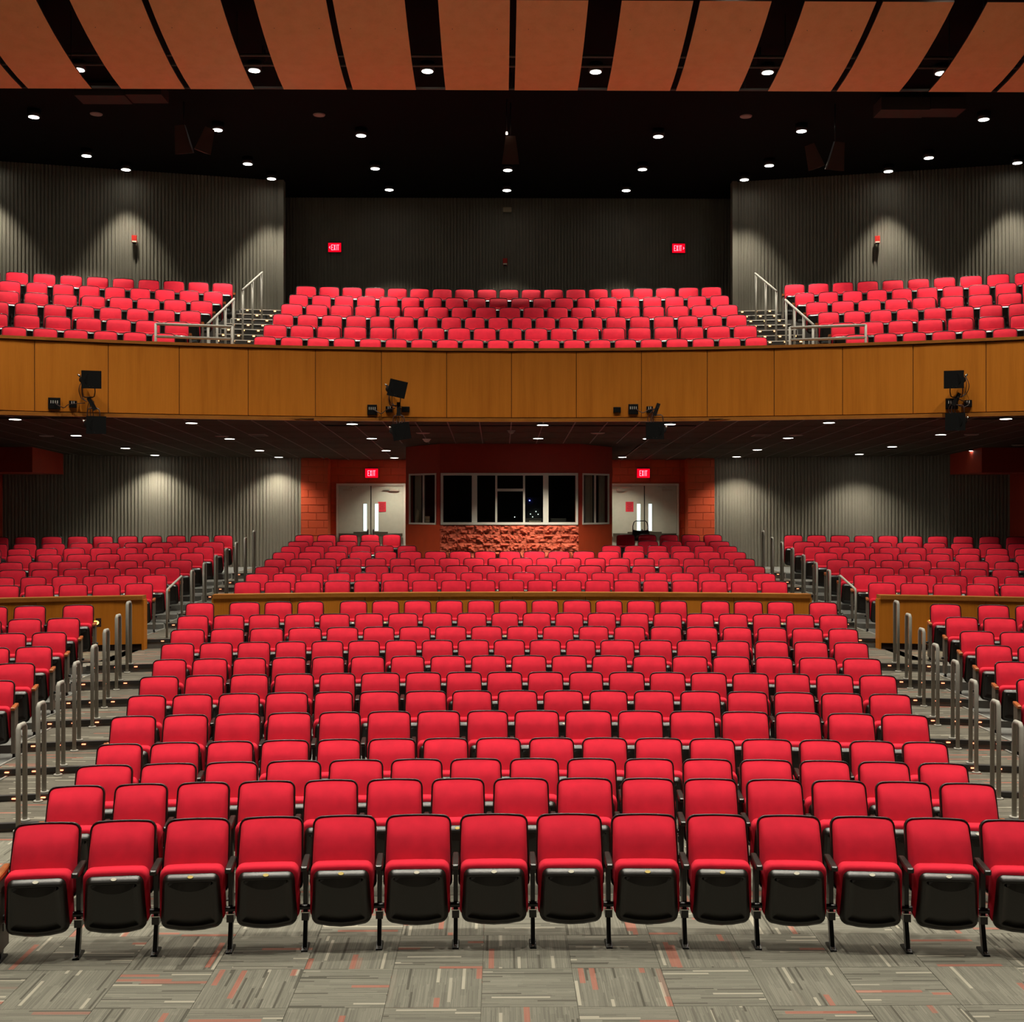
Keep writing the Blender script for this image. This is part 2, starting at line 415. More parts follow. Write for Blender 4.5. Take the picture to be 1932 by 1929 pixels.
# ------------------------------------------------------------------ seats
def outline(wb, wt, h, r, inset=0.0, nc=4, nb=3, bow=0.0, bowt=0.0):
    """rounded trapezoid outline in the x-z plane, counter-clockwise seen from -y"""
    a = wb/2-inset; z0 = inset; z1 = h-inset; r = max(r-inset*.8, .006)
    pts = []
    def corner(cx, cz, a0):
        for i in range(nc+1):
            t = a0+PI/2*i/nc
            pts.append((cx+r*math.cos(t), cz+r*math.sin(t)))
    corner(-a+r, z0+r, PI)
    for i in range(1, nb): pts.append((-a+r+(2*a-2*r)*i/nb, z0))
    corner(a-r, z0+r, 1.5*PI)
    corner(a-r, z1-r, 0)
    for i in range(1, nb): pts.append((a-r-(2*a-2*r)*i/nb, z1))
    corner(-a+r, z1-r, PI/2)
    out = []
    for x, z in pts:
        t = z/h; k = 1+(wt/wb-1)*t
        c = 1-(x/a)**2
        zz = z - bow*c*max(0, 1-t*2.5) + bowt*c*max(0, (t-.6)*2.5)
        out.append((x*k, zz))
    return out
def panel(wb, wt, h, r, prof, nc=4, nb=3, bow=0., bowt=0.):
    return [[(x, y, z) for x, z in outline(wb, wt, h, r, ins, nc, nb, bow, bowt)] for ins, y in prof]
def cushion_grid(mb, wb, wt, h, r, ins, D, edge, roll, rollh, y0, us, vs_, bowt, M, mi=0):
    """upholstered pad: flat body, rounded edges, top rolling back; front is -y"""
    V = []; n = len(us)
    for v in vs_:
        z = ins+(h-2*ins)*v; t = z/h
        a = (wb+(wt-wb)*t)/2-ins; rr = r-ins
        dz = max(0, rr-(h-ins-z), rr-(z-ins)); a2 = a-rr+math.sqrt(max(0, rr*rr-dz*dz))
        for u in us:
            x = u*a2
            q = min(1, max(0, min(a2-abs(x), z-ins)/edge)); q = math.sqrt(1-(1-q)**2)
            k = math.sin(PI/2*min(1, max(0, (h-ins-z)/rollh)))
            V.append((x, y0-D*q*(roll+(1-roll)*k)-.004, z+bowt*(1-u*u)*max(0, (t-.6)*2.5)))
    F = []
    for j in range(len(vs_)-1):
        for i in range(n-1):
            p = j*n+i; F.append((p, p+1, p+n+1, p+n))
    mb.add(V, F, mi, True, M)
def tilt(ang, y, z): return Matrix.Translation((0, y, z)) @ Matrix.Rotation(ang, 4, 'X')
def seat_parts(p, nc=4, nb=4, full=True):
    """p: seat pitch. y=0 is the top front edge of the back, front is -y"""
    d = {}
    Mb = tilt(-0.31, -.165, .395)
    bw, bt, bh = p-.048, p-.072, .525
    s = MB(); s.rings(panel(bw, bt, bh, .06, [(.03, .060), (.004, .048), (0, .03), (0, -.009), (.004, -.014), (.010, -.012), (.013, .0)], nc, nb, 0, .010), 0, True, Mb)
    d['back_shell'] = (s, [BLK])
    s = MB()
    us = [-1, -.97, -.92, -.84, -.6, -.3, 0, .3, .6, .84, .92, .97, 1] if full else [-1, -.94, -.8, 0, .8, .94, 1]
    vs_ = [0, .02, .06, .12, .35, .55, .68, .76, .83, .89, .935, .965, .985, 1] if full else [0, .05, .5, .75, .9, .97, 1]
    cushion_grid(s, bw, bt, bh, .06, .0115, .084, .05, .06, .20, .002, us, vs_, .010, Mb)
    d['back_cushion'] = (s, [RED])
    Ms = tilt(.10, -.205, .225)
    s = MB(); s.rings(panel(p-.075, p-.092, .400, .055, [(.04, .055), (.008, .045), (0, .02), (0, -.035), (.006, -.055), (.02, -.064)], nc, nb, .02, .006), 0, True, Ms)
    d['seat_cushion'] = (s, [RED])
    Mp = tilt(.085, -.21, .205)
    s = MB()
    s.rings(panel(p-.098, p-.142, .390, .05, [(.004, -.045), (0, -.055), (.004, -.075), (.030, -.108), (.036, -.111), (.046, -.111), (.052, -.103), (.09, -.103)], nc, nb, .036, .0), 0, True, Mp)
    if full:   # crescent shaped grip under the front rim
        w = (p-.148)/2-.050; n = 10; top = []; bot = []
        for i in range(n+1):
            t = -1+2*i/n
            top.append((w*t, .342)); bot.append((w*t, .322-.044*(1-t*t)))
        vs = [(x, -.103, z) for x, z in top]+[(x, -.114, z) for x, z in top]+[(x, -.126, z) for x, z in bot]+[(x, -.103, z-.006) for x, z in bot]
        k = n+1; fs = []
        for i in range(n):
            for q in range(3):
                fs.append((q*k+i, q*k+i+1, (q+1)*k+i+1, (q+1)*k+i)[::-1])
        s.add(vs, fs, 0, False, Mp)
    d['seat_pan'] = (s, [BLK])
    s = MB(); vs = []; n = 12
    Mn = Mp @ Matrix.Translation((0, -.094, .374)) @ Matrix.Rotation(-.68, 4, 'X')
    for yy, q in ((.004, 1.0), (-.004, .92)):
        for i in range(n):
            a = 2*PI*i/n; vs.append((.022*q*math.cos(a), yy, .012*q*math.sin(a)))
    s.add(vs, [tuple((i, (i+1) % n, n+(i+1) % n, n+i)) for i in range(n)]+[tuple(n+i for i in range(n))], 0, False, Mn)
    d['number_plate'] = (s, [IVORY])
    return d
def leg_mb(end=False):
    """arm standard with foot slanting forward, local x=0"""
    s = MB()
    s.box(-.016, .016, -.225, -.145, .26, .60, 0)            # upright plate
    s.box(-.026, .026, -.245, -.13, .205, .262, 0)           # bracket box
    s.box(-.031, .031, -.252, -.125, .262, .268, 1)          # bright seat bracket edge
    s.rings([[(-.015, -.275, .012), (.015, -.275, .012), (.015, -.225, .012), (-.015, -.225, .012)], [(-.015, -.215, .205), (.015, -.215, .205), (.015, -.165, .205), (-.015, -.165, .205)]], 0, False)
    s.add([(-.024, -.31, 0), (.024, -.31, 0), (.028, -.15, 0), (-.028, -.15, 0), (-.022, -.305, .010), (.022, -.305, .010), (.018, -.22, .04), (-.018, -.22, .04), (-.026, -.15, .012), (.026, -.15, .012)],
          [(0, 1, 5, 4), (4, 5, 6, 7), (7, 6, 9, 8), (0, 4, 7, 8, 3), (1, 2, 9, 6, 5), (8, 9, 2, 3), (3, 2, 1, 0)], 0)
    s.cyl((0, -.288, .008), (0, -.288, .024), .012, .007, 8, 1)
    return s
def hinge_mb():
    s = MB()
    s.tube([(-.055, -.232, .300), (-.040, -.232, .300), (0, -.232, .300), (.040, -.232, .300), (.055, -.232, .300)], .020, 10)
    return s
def arm_mb():
    s = MB()
    prof = [(-.335, .022, .588, .614), (-.325, .026, .584, .622), (-.20, .027, .588, .630), (-.08, .024, .598, .636), (-.062, .020, .604, .632)]
    rings = []
    for y, w, z0, z1 in prof:
        rings.append([(-w, y, z0+.006), (-w+.006, y, z0), (w-.006, y, z0), (w, y, z0+.006), (w, y, z1-.007), (w-.007, y, z1), (-w+.007, y, z1), (-w, y, z1-.007)])
    s.rings(rings, 0, False); return s
def endpanel_mb():
    s = MB(); s.box(-.020, .020, -.315, -.105, .07, .592, 0); return s
LEG_ME = leg_mb().mesh('leg', [BLKM, CHROME]); HINGE_ME = hinge_mb().mesh('hinge', [BLKM]); ARM_ME = arm_mb().mesh('armrest', [BLK])
ARMW_ME = arm_mb().mesh('armrest', [ARMWOOD]); END_ME = endpanel_mb().mesh('end_panel', [ENDPANEL])
SEATM = {}
def seat_meshes(p):
    q = round(round(p/.02)*.02, 3)
    if q not in SEATM:
        d = seat_parts(q)
        SEATM[q] = {k: v[0].mesh(k, v[1]) for k, v in d.items()}
        me = SEATM[q]['number_plate'].copy(); me.materials[0] = BRASS; SEATM[q]['number_plate_brass'] = me
    return SEATM[q]
def standard(parent, x, kind):
    """kind: 'mid' plain, 'end' aisle end with wooden arm"""
    lg = link('leg', LEG_ME, parent, (x, 0, 0)); link('hinge', HINGE_ME, lg)
    if kind == 'end':
        link('armrest', ARMW_ME, parent, (x, 0, 0)); link('end_panel', END_ME, parent, (x, 0, 0))
    else:
        link('armrest', ARM_ME, parent, (x, 0, 0))
def make_seat(x, y, z, rz, p, label, group, left=None, right='mid'):
    t = thing('theatre_seat', label, 'seat', (x, y, z), (0, 0, rz), group)
    m = seat_meshes(p)
    link('back_shell', m['back_shell'], t); link('back_cushion', m['back_cushion'], t); link('seat_cushion', m['seat_cushion'], t)
    pan = link('seat_pan', m['seat_pan'], t)
    link('number_plate', m['number_plate_brass' if random.random() < .45 else 'number_plate'], pan)
    if left: standard(t, -p/2, left)
    if right: standard(t, p/2, right)
    return t
STUFF = MB(); LOWP = {}
def low_seat(p):
    q = round(round(p/.02)*.02, 3)
    if q not in LOWP:
        d = seat_parts(q, 2, 2, False); m = MB()
        m.join(d['back_shell'][0], None, {0: 1}); m.join(d['back_cushion'][0], None, {0: 0}); m.join(d['seat_cushion'][0], None, {0: 0})
        m.join(d['seat_pan'][0], None, {0: 1})
        m.box(-.02, .02, -.322, -.31, .572, .592, 2)
        LOWP[q] = m
    return LOWP[q]
LEGLOW = MB(); LEGLOW.box(-.016, .016, -.225, -.145, .2, .6, 1); LEGLOW.box(-.015, .015, -.25, -.2, 0, .2, 1); LEGLOW.box(-.025, .025, -.33, -.07, .59, .63, 1)
ENDLOW = MB(); ENDLOW.box(-.02, .02, -.315, -.105, .07, .592, 3); ENDLOW.box(-.026, .026, -.335, -.065, .588, .634, 4)
def stuff_seat(x, y, z, rz, p, left=None, right='mid'):
    M = Matrix.Translation((x, y, z)) @ Matrix.Rotation(rz, 4, 'Z')
    STUFF.join(low_seat(p), M)
    for k, s in ((left, -1), (right, 1)):
        if k:
            ML = M @ Matrix.Translation((s*p/2, 0, 0)); STUFF.join(LEGLOW, ML)
            if k == 'end': STUFF.join(ENDLOW, ML)
def run_of_seats(pairs, Yc, R, z, labeler, group, left_end='mid', right_end='end', single=True):
    """pairs: (x0,x1) edges left to right, neighbours share a standard"""
    n = len(pairs)
    for i, (a, b) in enumerate(pairs):
        x = (a+b)/2; y = arcY(x, Yc, R); rz = -math.asin(x/R); p = b-a
        first = i == 0 or abs(pairs[i-1][1]-a) > .03
        lastr = i == n-1 or abs(pairs[i+1][0]-b) > .03
        le = (left_end if i == 0 else 'mid') if first else None
        re = (right_end if i == n-1 else 'mid')
        lab = labeler(i, n) if labeler else None
        if lab: make_seat(x, y, z, rz, p, lab, group, le, re)
        else: stuff_seat(x, y, z, rz, p, le, re)
def uniform(x0, x1, n): return [(x0+(x1-x0)*i/n, x0+(x1-x0)*(i+1)/n) for i in range(n)]
for r in range(1, 13):
    b = BND[r]; pairs = [(b[i], b[i+1]) for i in range(len(b)-1) if b[i+1]-b[i] > .3]
    rown = 'front row' if r == 1 else ORD[r]+' row'
    run_of_seats(pairs, ROW_Y[r], RS, ROW_Z[r],
        lambda i, n: 'red folding seat, %s from left, %s of the central front block' % (ORD[i+1], rown), 'seats of the central front block', 'end', 'end')
VIS = {7: 1, 8: 2, 9: 2, 10: 3, 11: 3, 12: 4}
for sgn, side in ((-1, 'left'), (1, 'right')):
    for r in range(3, 13):
        e = HW[r]+1.31; nn = max(VIS.get(r, 1)+2, 4); pr = []
        x = e
        for i in range(nn):
            pr.append((x, x+.53)); x += .53
            if r == 12 and i == 0: x += .17
        pairs = [(-b_, -a_) for a_, b_ in reversed(pr)] if sgn < 0 else pr
        vis = VIS.get(r, 0)
        def lab(i, n, r=r, side=side, sgn=sgn, vis=vis):
            k = (n-i) if sgn < 0 else i+1
            if k > vis: return None
            where = 'nearest row to the parapet' if r == 12 else '%s row before the parapet' % ORD[13-r]
            return 'red folding seat, %s from aisle, %s, %s front block' % (ORD[k], where, side)
        run_of_seats(pairs, ROW_Y[r], RS, ROW_Z[r], lab, 'seats of the %s front block' % side, 'end' if sgn > 0 else 'mid', 'end' if sgn < 0 else 'mid')
REARN = {13: 19, 14: 20, 15: 19, 16: 20, 17: 19, 18: 20, 19: 19, 20: 20}
for r in range(13, 21):
    pairs = uniform(-HWR, HWR, REARN[r])
    if r == 18: pairs = [q for q in pairs if q[1] < -2.0 or q[0] > 2.0]
    if r >= 19: pairs = [q for q in pairs if q[1] < -2.55 or q[0] > 2.55]
    lab = (lambda i, n, r=r: 'red folding seat, %s from left, %s row behind the central wooden parapet' % (ORD[i+1], ORD[r-12])) if r <= 14 else None
    run_of_seats(pairs, ROW_Y[r], RS, ROW_Z[r], lab, 'seats behind the central parapet', 'end', 'end')
    for sgn, side in ((-1, 'left'), (1, 'right')):
        w = 2*HWR/REARN[r]; e = 6.6; n = int((12.4-e)/w) if r > 14 else int((10.6-e)/w)
        pr = [(e+w*i, e+w*(i+1)) for i in range(n)]
        pairs = [(-b_, -a_) for a_, b_ in reversed(pr)] if sgn < 0 else pr
        vis = {13: 6, 14: 6}.get(r, 0)
        def lab2(i, n, r=r, side=side, sgn=sgn, vis=vis):
            k = (n-i) if sgn < 0 else i+1
            if k > vis: return None
            return 'red folding seat, %s from aisle, %s row behind the %s wooden parapet' % (ORD[k], ORD[r-12], side)
        run_of_seats(pairs, ROW_Y[r], RS, ROW_Z[r], lab2, 'seats behind the %s parapet' % side, 'end' if sgn > 0 else 'mid', 'end' if sgn < 0 else 'mid')
# balcony rows
BY = [23.0, 23.93, 24.86, 25.79, 26.72, 27.65]; BZ = [5.607+.375*i for i in range(6)]; BN = [20, 19, 20, 19, 20, 19]
BR = [27.2+.93*i for i in range(6)]
for i in range(6):
    run_of_seats(uniform(-5.05, 5.05, BN[i]), BY[i], BR[i], BZ[i], None, None, 'end', 'end')
    for sgn in (-1, 1):
        w = 10.1/BN[i]; e = 6.4; n = int((13.0-e)/w)
        pr = [(e+w*k, e+w*(k+1)) for k in range(n)]
        pairs = [(-b_, -a_) for a_, b_ in reversed(pr)] if sgn < 0 else pr
        run_of_seats(pairs, BY[i], BR[i], BZ[i], None, None, 'end' if sgn > 0 else 'mid', 'end' if sgn < 0 else 'mid')
tag(part('theatre_seat_rows', STUFF, [RED, BLK, IVORY, ENDPANEL, ARMWOOD]), 'far rows of red folding seats under and on the balcony', 'seats', None, 'stuff')

# ------------------------------------------------------------------ handrails in the aisles
def hoop(x, y0, z0, y1, z1, ztop, label, group, ztop0=None, r=.024):
    t = thing('handrail', label, 'handrail', (x, y0, z0), (0, 0, 0), group)
    m = MB(); c = .032; zt0 = (ztop if ztop0 is None else ztop0)-z0; zt1 = ztop-z0; L = y1-y0
    path = [(0, 0, 0), (0, 0, zt0-c), (0, .012, zt0-.02), (0, c*.8, zt0), (0, L-c*.8, zt1), (0, L-.012, zt1-.02), (0, L, zt1-c), (0, L, z1-z0)]
    m.tube(path, r, 10); part('hoop_tube', m, [RAIL], t)
    for yy, zz in ((0, 0), (L, z1-z0)):
        f = MB(); f.cyl((0, yy, zz+.001), (0, yy, zz+.014), .052, .046, 16); part('floor_flange', f, [RAIL], t)
    return t
HX = {11: 6.0, 10: 5.86, 9: 5.73, 8: 5.56, 7: 5.43, 6: 5.27, 5: 5.12, 4: 4.96}
for sgn, side in ((-1, 'left'), (1, 'right')):
    for k, r in enumerate(range(4, 12)):
        x = sgn*HX[r]; yn = arcY(x, NOSE[r+1], RS)
        hoop(x, yn-.085, ROW_Z[r]+.012, yn+.075, ROW_Z[r+1]+.012, ROW_Z[r+1]+.98,
             'grey hoop handrail, %s from the front in the %s front aisle' % (ORD[k+1], side), 'hoop handrails of the front aisles')
    x = sgn*6.06
    ya = arcY(x, 20.95, RS); yb = arcY(x, 21.9, RS)
    hoop(x, ya, .725+.14, yb, ROW_Z[13]+.012, ROW_Z[13]+1.04, 'grey handrail with sloping top at the foot of the %s rear aisle' % side, None, ROW_Z[13]+.86, .02)
    for k, r in enumerate(range(14, 21)):
        yn = arcY(x, NOSE[r], RS)
        hoop(x, yn-.09, ROW_Z[r-1]+.012, yn+.09, ROW_Z[r]+.012, ROW_Z[r]+1.0,
             'grey hoop handrail, %s step up the %s rear aisle' % (ORD[k+1], side), 'hoop handrails of the rear aisles', None, .021)

# ------------------------------------------------------------------ wooden parapets at the cross aisle
def parapet(name, x0, x1, label, seams, step_light=None, endface=0):
    root = tag(link(name, None), label, 'parapet')
    Yc = 20.55; zb = .725; zt = 1.60
    xs = [x0]+seams+[x1]
    for a, b in zip(xs[:-1], xs[1:]):
        ya, yb = arcY(a, Yc, RS), arcY(b, Yc, RS); L = math.hypot(b-a, yb-ya); ang = math.atan2(yb-ya, b-a)
        m = MB(); m.box(-L/2+.004, L/2-.004, 0, .03, .0, zt-zb-.12, 0)
        part('panel', m, [FASCIA], root, ((a+b)/2, (ya+yb)/2, zb+.12), (0, 0, ang))
    m = MB(); n = 14
    for i in range(n):
        a = x0+(x1-x0)*i/n; b = x0+(x1-x0)*(i+1)/n
        ya, yb = arcY(a, Yc, RS), arcY(b, Yc, RS)
        m.add([(a, ya+.025, zb), (b, yb+.025, zb), (b, yb+.025, zt), (a, ya+.025, zt), (a, ya+.16, zb), (b, yb+.16, zb), (b, yb+.16, zt), (a, ya+.16, zt)],
              [(0, 1, 2, 3), (5, 4, 7, 6), (3, 2, 6, 7)], 0)
    part('core', m, [GAP], root)
    m = MB(); n = 14
    for i in range(n):
        a = x0+(x1-x0)*i/n; b = x0+(x1-x0)*(i+1)/n
        ya, yb = arcY(a, Yc, RS), arcY(b, Yc, RS)
        vs = [(a, ya-.03, zt), (b, yb-.03, zt), (b, yb+.19, zt), (a, ya+.19, zt), (a, ya-.03, zt+.07), (b, yb-.03, zt+.07), (b, yb+.19, zt+.07), (a, ya+.19, zt+.07)]
        m.add(vs, [(3, 2, 1, 0), (4, 5, 6, 7), (0, 1, 5, 4), (2, 3, 7, 6)]+([(0, 4, 7, 3)] if i == 0 else [])+([(1, 2, 6, 5)] if i == n-1 else []), 0)
    part('cap_rail', m, [FASCIA_TRIM], root)
    for e in (x0, x1):
        y = arcY(e, Yc, RS); m = MB(); m.box(-.02, .02, -.005, .18, 0, zt-zb, 0)
        part('end_board', m, [FASCIA], root, (e, y, zb))
    if step_light is not None:
        y = arcY(step_light, Yc, RS); ang = math.atan2(arcY(step_light+.1, Yc, RS)-y, .1)
        m = MB(); m.box(-.125, .125, -.012, 0, -.075, .075, 0)
        pl = part('step_lamp_plate', m, [GAP], root, (step_light, y, zb+.50), (0, 0, ang))
        m = MB(); vs = []
        for i in range(12): vs.append((.05*math.cos(2*PI*i/12)+(.04 if step_light < 0 else .03), -.018, .035*math.sin(2*PI*i/12)))
        m.add(vs, [tuple(range(12))], 0); part('step_lamp_lens', m, [AMBER], pl)
        ld = bpy.data.lights.new('step_lamp_light', 'SPOT'); ld.energy = 14; ld.color = (1, .75, .4); ld.spot_size = 1.7; ld.spot_blend = .6; ld.shadow_soft_size = .03
        lo = bpy.data.objects.new('step_lamp_light', ld); COL.objects.link(lo); lo.parent = pl; lo.location = (0, -.10, 0); lo.rotation_euler = (-.75, 0, 0)
    return root
parapet('parapet', -5.2, 5.2, 'long low wooden parapet behind the central front seats', [-3.9, -2.6, -1.3, 0, 1.3, 2.6, 3.9])
parapet('parapet', -13.4, -6.34, 'low wooden parapet end beside the left aisle with glowing step lamp', [-12.2, -10.8, -9.4, -8.0], -7.12)
parapet('parapet', 6.34, 13.4, 'low wooden parapet end beside the right aisle with glowing step lamp', [8.0, 9.4, 10.8, 12.2], 7.12)

# ------------------------------------------------------------------ ribbed walls
def ribbed(mb, p0, p1, z0, z1, period=.085, depth=.024, flip=False):
    a = Vector((p0[0], p0[1], 0)); b = Vector((p1[0], p1[1], 0)); d = b-a; L = d.length; d.normalize()
    nrm = Vector((d.y, -d.x, 0))       # towards the stage when going left to right
    n = int(L/period); pr = L/n; pts = []
    for i in range(n):
        for t, o in ((0, 0), (.10, -depth), (.40, -depth), (.50, 0)):
            q = a+d*(pr*(i+t)) + nrm*o; pts.append((q.x, q.y))
    pts.append((b.x, b.y))
    vs = [(x, y, z0) for x, y in pts]+[(x, y, z1) for x, y in pts]; k = len(pts)
    mb.add(vs, [(i, i+1, k+i+1, k+i) for i in range(k-1)], 0)
ZC = 11.526
def wallbox(mb, p0, p1, z0, z1, th=.15, mi=0):
    a = Vector((p0[0], p0[1], 0)); b = Vector((p1[0], p1[1], 0)); d = (b-a).normalized(); n = Vector((-d.y, d.x, 0))*th
    c = b+n; e = a+n
    vs = [(a.x, a.y, z0), (b.x, b.y, z0), (c.x, c.y, z0), (e.x, e.y, z0), (a.x, a.y, z1), (b.x, b.y, z1), (c.x, c.y, z1), (e.x, e.y, z1)]
    mb.add(vs, [(3, 2, 1, 0), (4, 5, 6, 7), (0, 1, 5, 4), (1, 2, 6, 5), (2, 3, 7, 6), (3, 0, 4, 7)], mi)
m = MB(); ribbed(m, (-9.5, 31.2), (9.5, 31.2), 7.5, ZC-.01); wallbox(m, (-9.5, 31.26), (9.5, 31.26), 7.5, ZC)
struct('wall_back_balcony', m, [RIB], 'dark taupe ribbed wall behind the central balcony seats', 'wall')
for sgn, side in ((-1, 'left'), (1, 'right')):
    A = (sgn*5.74, 29.6); B = (sgn*16.2, 27.0)
    m = MB()
    if sgn < 0: ribbed(m, B, (A[0]-.12, A[1]-.03), 6.2, ZC-.01); wallbox(m, (B[0], B[1]+.06), (A[0], A[1]+.06), 6.2, ZC)
    else: ribbed(m, (A[0]+.12, A[1]-.03), B, 6.2, ZC-.01); wallbox(m, (A[0], A[1]+.06), (B[0], B[1]+.06), 6.2, ZC)
    m.box(min(A[0], A[0]+sgn*.13), max(A[0], A[0]+sgn*.13), A[1]-.06, A[1]+.2, 7.2, ZC, 0)
    struct('wall_%s_balcony' % side, m, [RIB], 'taupe ribbed wall behind the %s balcony seats, lit in scallops' % side, 'wall')
    A = (sgn*5.5, 30.72); B = (sgn*12.75, 29.25); m = MB()
    if sgn < 0: ribbed(m, B, A, 1.4, 4.6); wallbox(m, (B[0], B[1]+.06), (A[0], A[1]+.06), 1.4, 4.6)
    else: ribbed(m, A, B, 1.4, 4.6); wallbox(m, (A[0], A[1]+.06), (B[0], B[1]+.06), 1.4, 4.6)
    struct('wall_%s_rear' % side, m, [RIB], 'taupe ribbed wall under the balcony on the %s, lit in scallops' % side, 'wall')
    m = MB(); m.box(*sorted((sgn*12.75, sgn*12.95)), 22.5, 29.6, .5, 4.75)
    m.box(*sorted((sgn*11.3, sgn*12.75)), 27.5, 29.45, 4.0, 4.62)
    struct('wall_%s_lower' % side, m, [REDWALL], 'red side wall and bulkhead under the balcony on the %s' % side, 'wall')
    m = MB(); m.box(*sorted((sgn*16.2, sgn*16.4)), -6, 29, -.2, ZC)
    struct('wall_%s' % side, m, [DARKGREY], 'dark auditorium side wall on the %s' % side, 'wall')
m = MB(); m.box(-16.4, 16.4, -6, 31.6, ZC, ZC+.2)
struct('ceiling', m, [BLACKCEIL], 'black painted auditorium ceiling', 'ceiling')

# ------------------------------------------------------------------ rear wall around the doors
def block_field(root, x0, x1, y, z0, z1, holes=(), bw=.406, bh=.203, me_cache={}):
    row = 0; z = z0
    while z < z1-.02:
        zt = min(z+bh, z1); x = x0-(bw/2 if row % 2 else 0)
        while x < x1-.01:
            a = max(x, x0); b = min(x+bw, x1)
            segs = [(a, b)]
            for hx0, hx1, hz0, hz1 in holes:
                if zt > hz0+.01 and z < hz1-.01:
                    ns = []
                    for s0, s1 in segs:
                        if s1 <= hx0 or s0 >= hx1: ns.append((s0, s1)); continue
                        if s0 < hx0: ns.append((s0, hx0))
                        if s1 > hx1: ns.append((hx1, s1))
                    segs = ns
            for s0, s1 in segs:
                if s1-s0 > .03:
                    key = (round(s1-s0, 2), round(zt-z, 2))
                    if key not in me_cache:
                        w, h = key; g = .005; mm = MB()
                        mm.rings([[(q*(w/2-g-i), yy, s_*(h/2-g-i)) for q, s_ in ((-1, -1), (1, -1), (1, 1), (-1, 1))] for i, yy in ((0, .012), (0, -.002), (.005, -.008))], 0, False)
                        me_cache[key] = mm.mesh('block', BLOCK)
                    link('block', me_cache[key], root, ((s0+s1)/2, y, (z+zt)/2))
            x += bw
        z += bh; row += 1
zf = ROW_Z[20]
rear = rootstruct('wall_rear', 'red painted block wall around the two rear double doors', 'wall')
m = MB(); m.box(-5.6, 5.6, 31.2, 31.4, 1.3, 4.6); part('mortar_backing', m, [MORTAR], rear)
for sgn in (-1, 1):
    m = MB(); m.box(*sorted((sgn*4.78, sgn*5.5)), 30.72, 31.2, 1.3, 4.6); part('mortar_backing', m, [MORTAR], rear)
    a, b = sorted((sgn*4.78, sgn*5.5)); block_field(rear, a, b, 30.715, zf, 4.5)
    a, b = sorted((sgn*2.42, sgn*4.78)); h0, h1 = sorted((sgn*2.76, sgn*4.62))
    block_field(rear, a, b, 31.195, zf, 4.5, [(h0, h1, 0, 3.78)])

def double_door(n, xc, side, notice_x, label):
    root = rootstruct('door_%d' % n, label, 'door')
    root.location = (xc, 31.19, zf)
    w = .93; h = 2.205
    m = MB(); m.box(-w-.0, -w+.055, -.07, .02, 0, h, 0); m.box(w-.055, w, -.07, .02, 0, h, 0); m.box(-w+.055, w-.055, -.07, .02, h-.055, h, 0)
    part('door_frame', m, [DOORFRAME], root)
    for s in (-1, 1):
        a, b = sorted((s*.008, s*(w-.06)))
        m = MB(); m.box(a, b, -.045, .005, .01, h-.06, 0); lf = part('door_leaf', m, [DOOR], root)
        x = s*.155; m = MB(); m.box(x-.047, x+.047, -.050, -.0455, .93, 1.66, 0); part('vision_glass', m, [LITE], lf)
        m = MB()
        for (x0, x1, z0, z1) in ((x-.062, x-.047, .915, 1.675), (x+.047, x+.062, .915, 1.675), (x-.047, x+.047, 1.66, 1.675), (x-.047, x+.047, .915, .93)):
            m.box(x0, x1, -.056, -.045, z0, z1)
        part('glass_trim', m, [DOOR], lf)
        m = MB(); a, b = sorted((s*.06, s*(w-.075))); m.box(a, b, -.13, -.09, .785, .865, 0); a2, b2 = sorted((s*.06, s*.46)); m.box(a2, b2, -.125, -.045, .865, .905, 0)
        m.box(s*.8-.03, s*.8+.03, -.10, -.045, .79, .86, 0); part('push_bar', m, [BRONZE], lf)
        m = MB(); m.box(s*.075-.022, s*.075+.022, -.15, -.045, .80, .96, 0); m.cyl((s*.075, -.10, .96), (s*.075, -.10, .99), .018, .01, 8); part('latch_case', m, [CHROME], lf)
        m = MB(); m.box(s*.62-.13, s*.62+.13, -.10, -.045, h-.20, h-.145, 0); m.box(*sorted((s*.35, s*.55)), -.16, -.14, h-.105, h-.09, 0)
        m.add([(s*.36, -.15, h-.09), (s*.60, -.07, h-.14), (s*.60, -.07, h-.125), (s*.36, -.15, h-.075)], [(0, 1, 2, 3)], 0); part('door_closer', m, [CLOSER], lf)
    m = MB(); m.box(-.012, .012, -.052, -.04, .01, h-.06, 0); part('meeting_gap', m, [SLOT], root)
    t = thing('door_notice', 'red paper notice on the %s rear door leaf beside its glass strip' % side, 'notice', (xc+notice_x, 31.19-.048, zf+1.58))
    m = MB(); m.box(-.105, .105, -.003, 0, -.135, .135, 0); part('sheet', m, [NOTICE], t)
    m = MB()
    for k in range(7):
        zz = .10-.032*k; ww = (.075, .06, .07, .045, .07, .065, .05)[k]
        m.box(-ww, ww, -.0045, -.003, zz-.006, zz+.005, 0)
    part('print', m, [INK], t)
double_door(1, -3.69, 'left', .30, 'left pair of grey green doors with narrow lit glass strips')
double_door(2, 3.68, 'right', -.40, 'right pair of grey green doors with narrow lit glass strips')

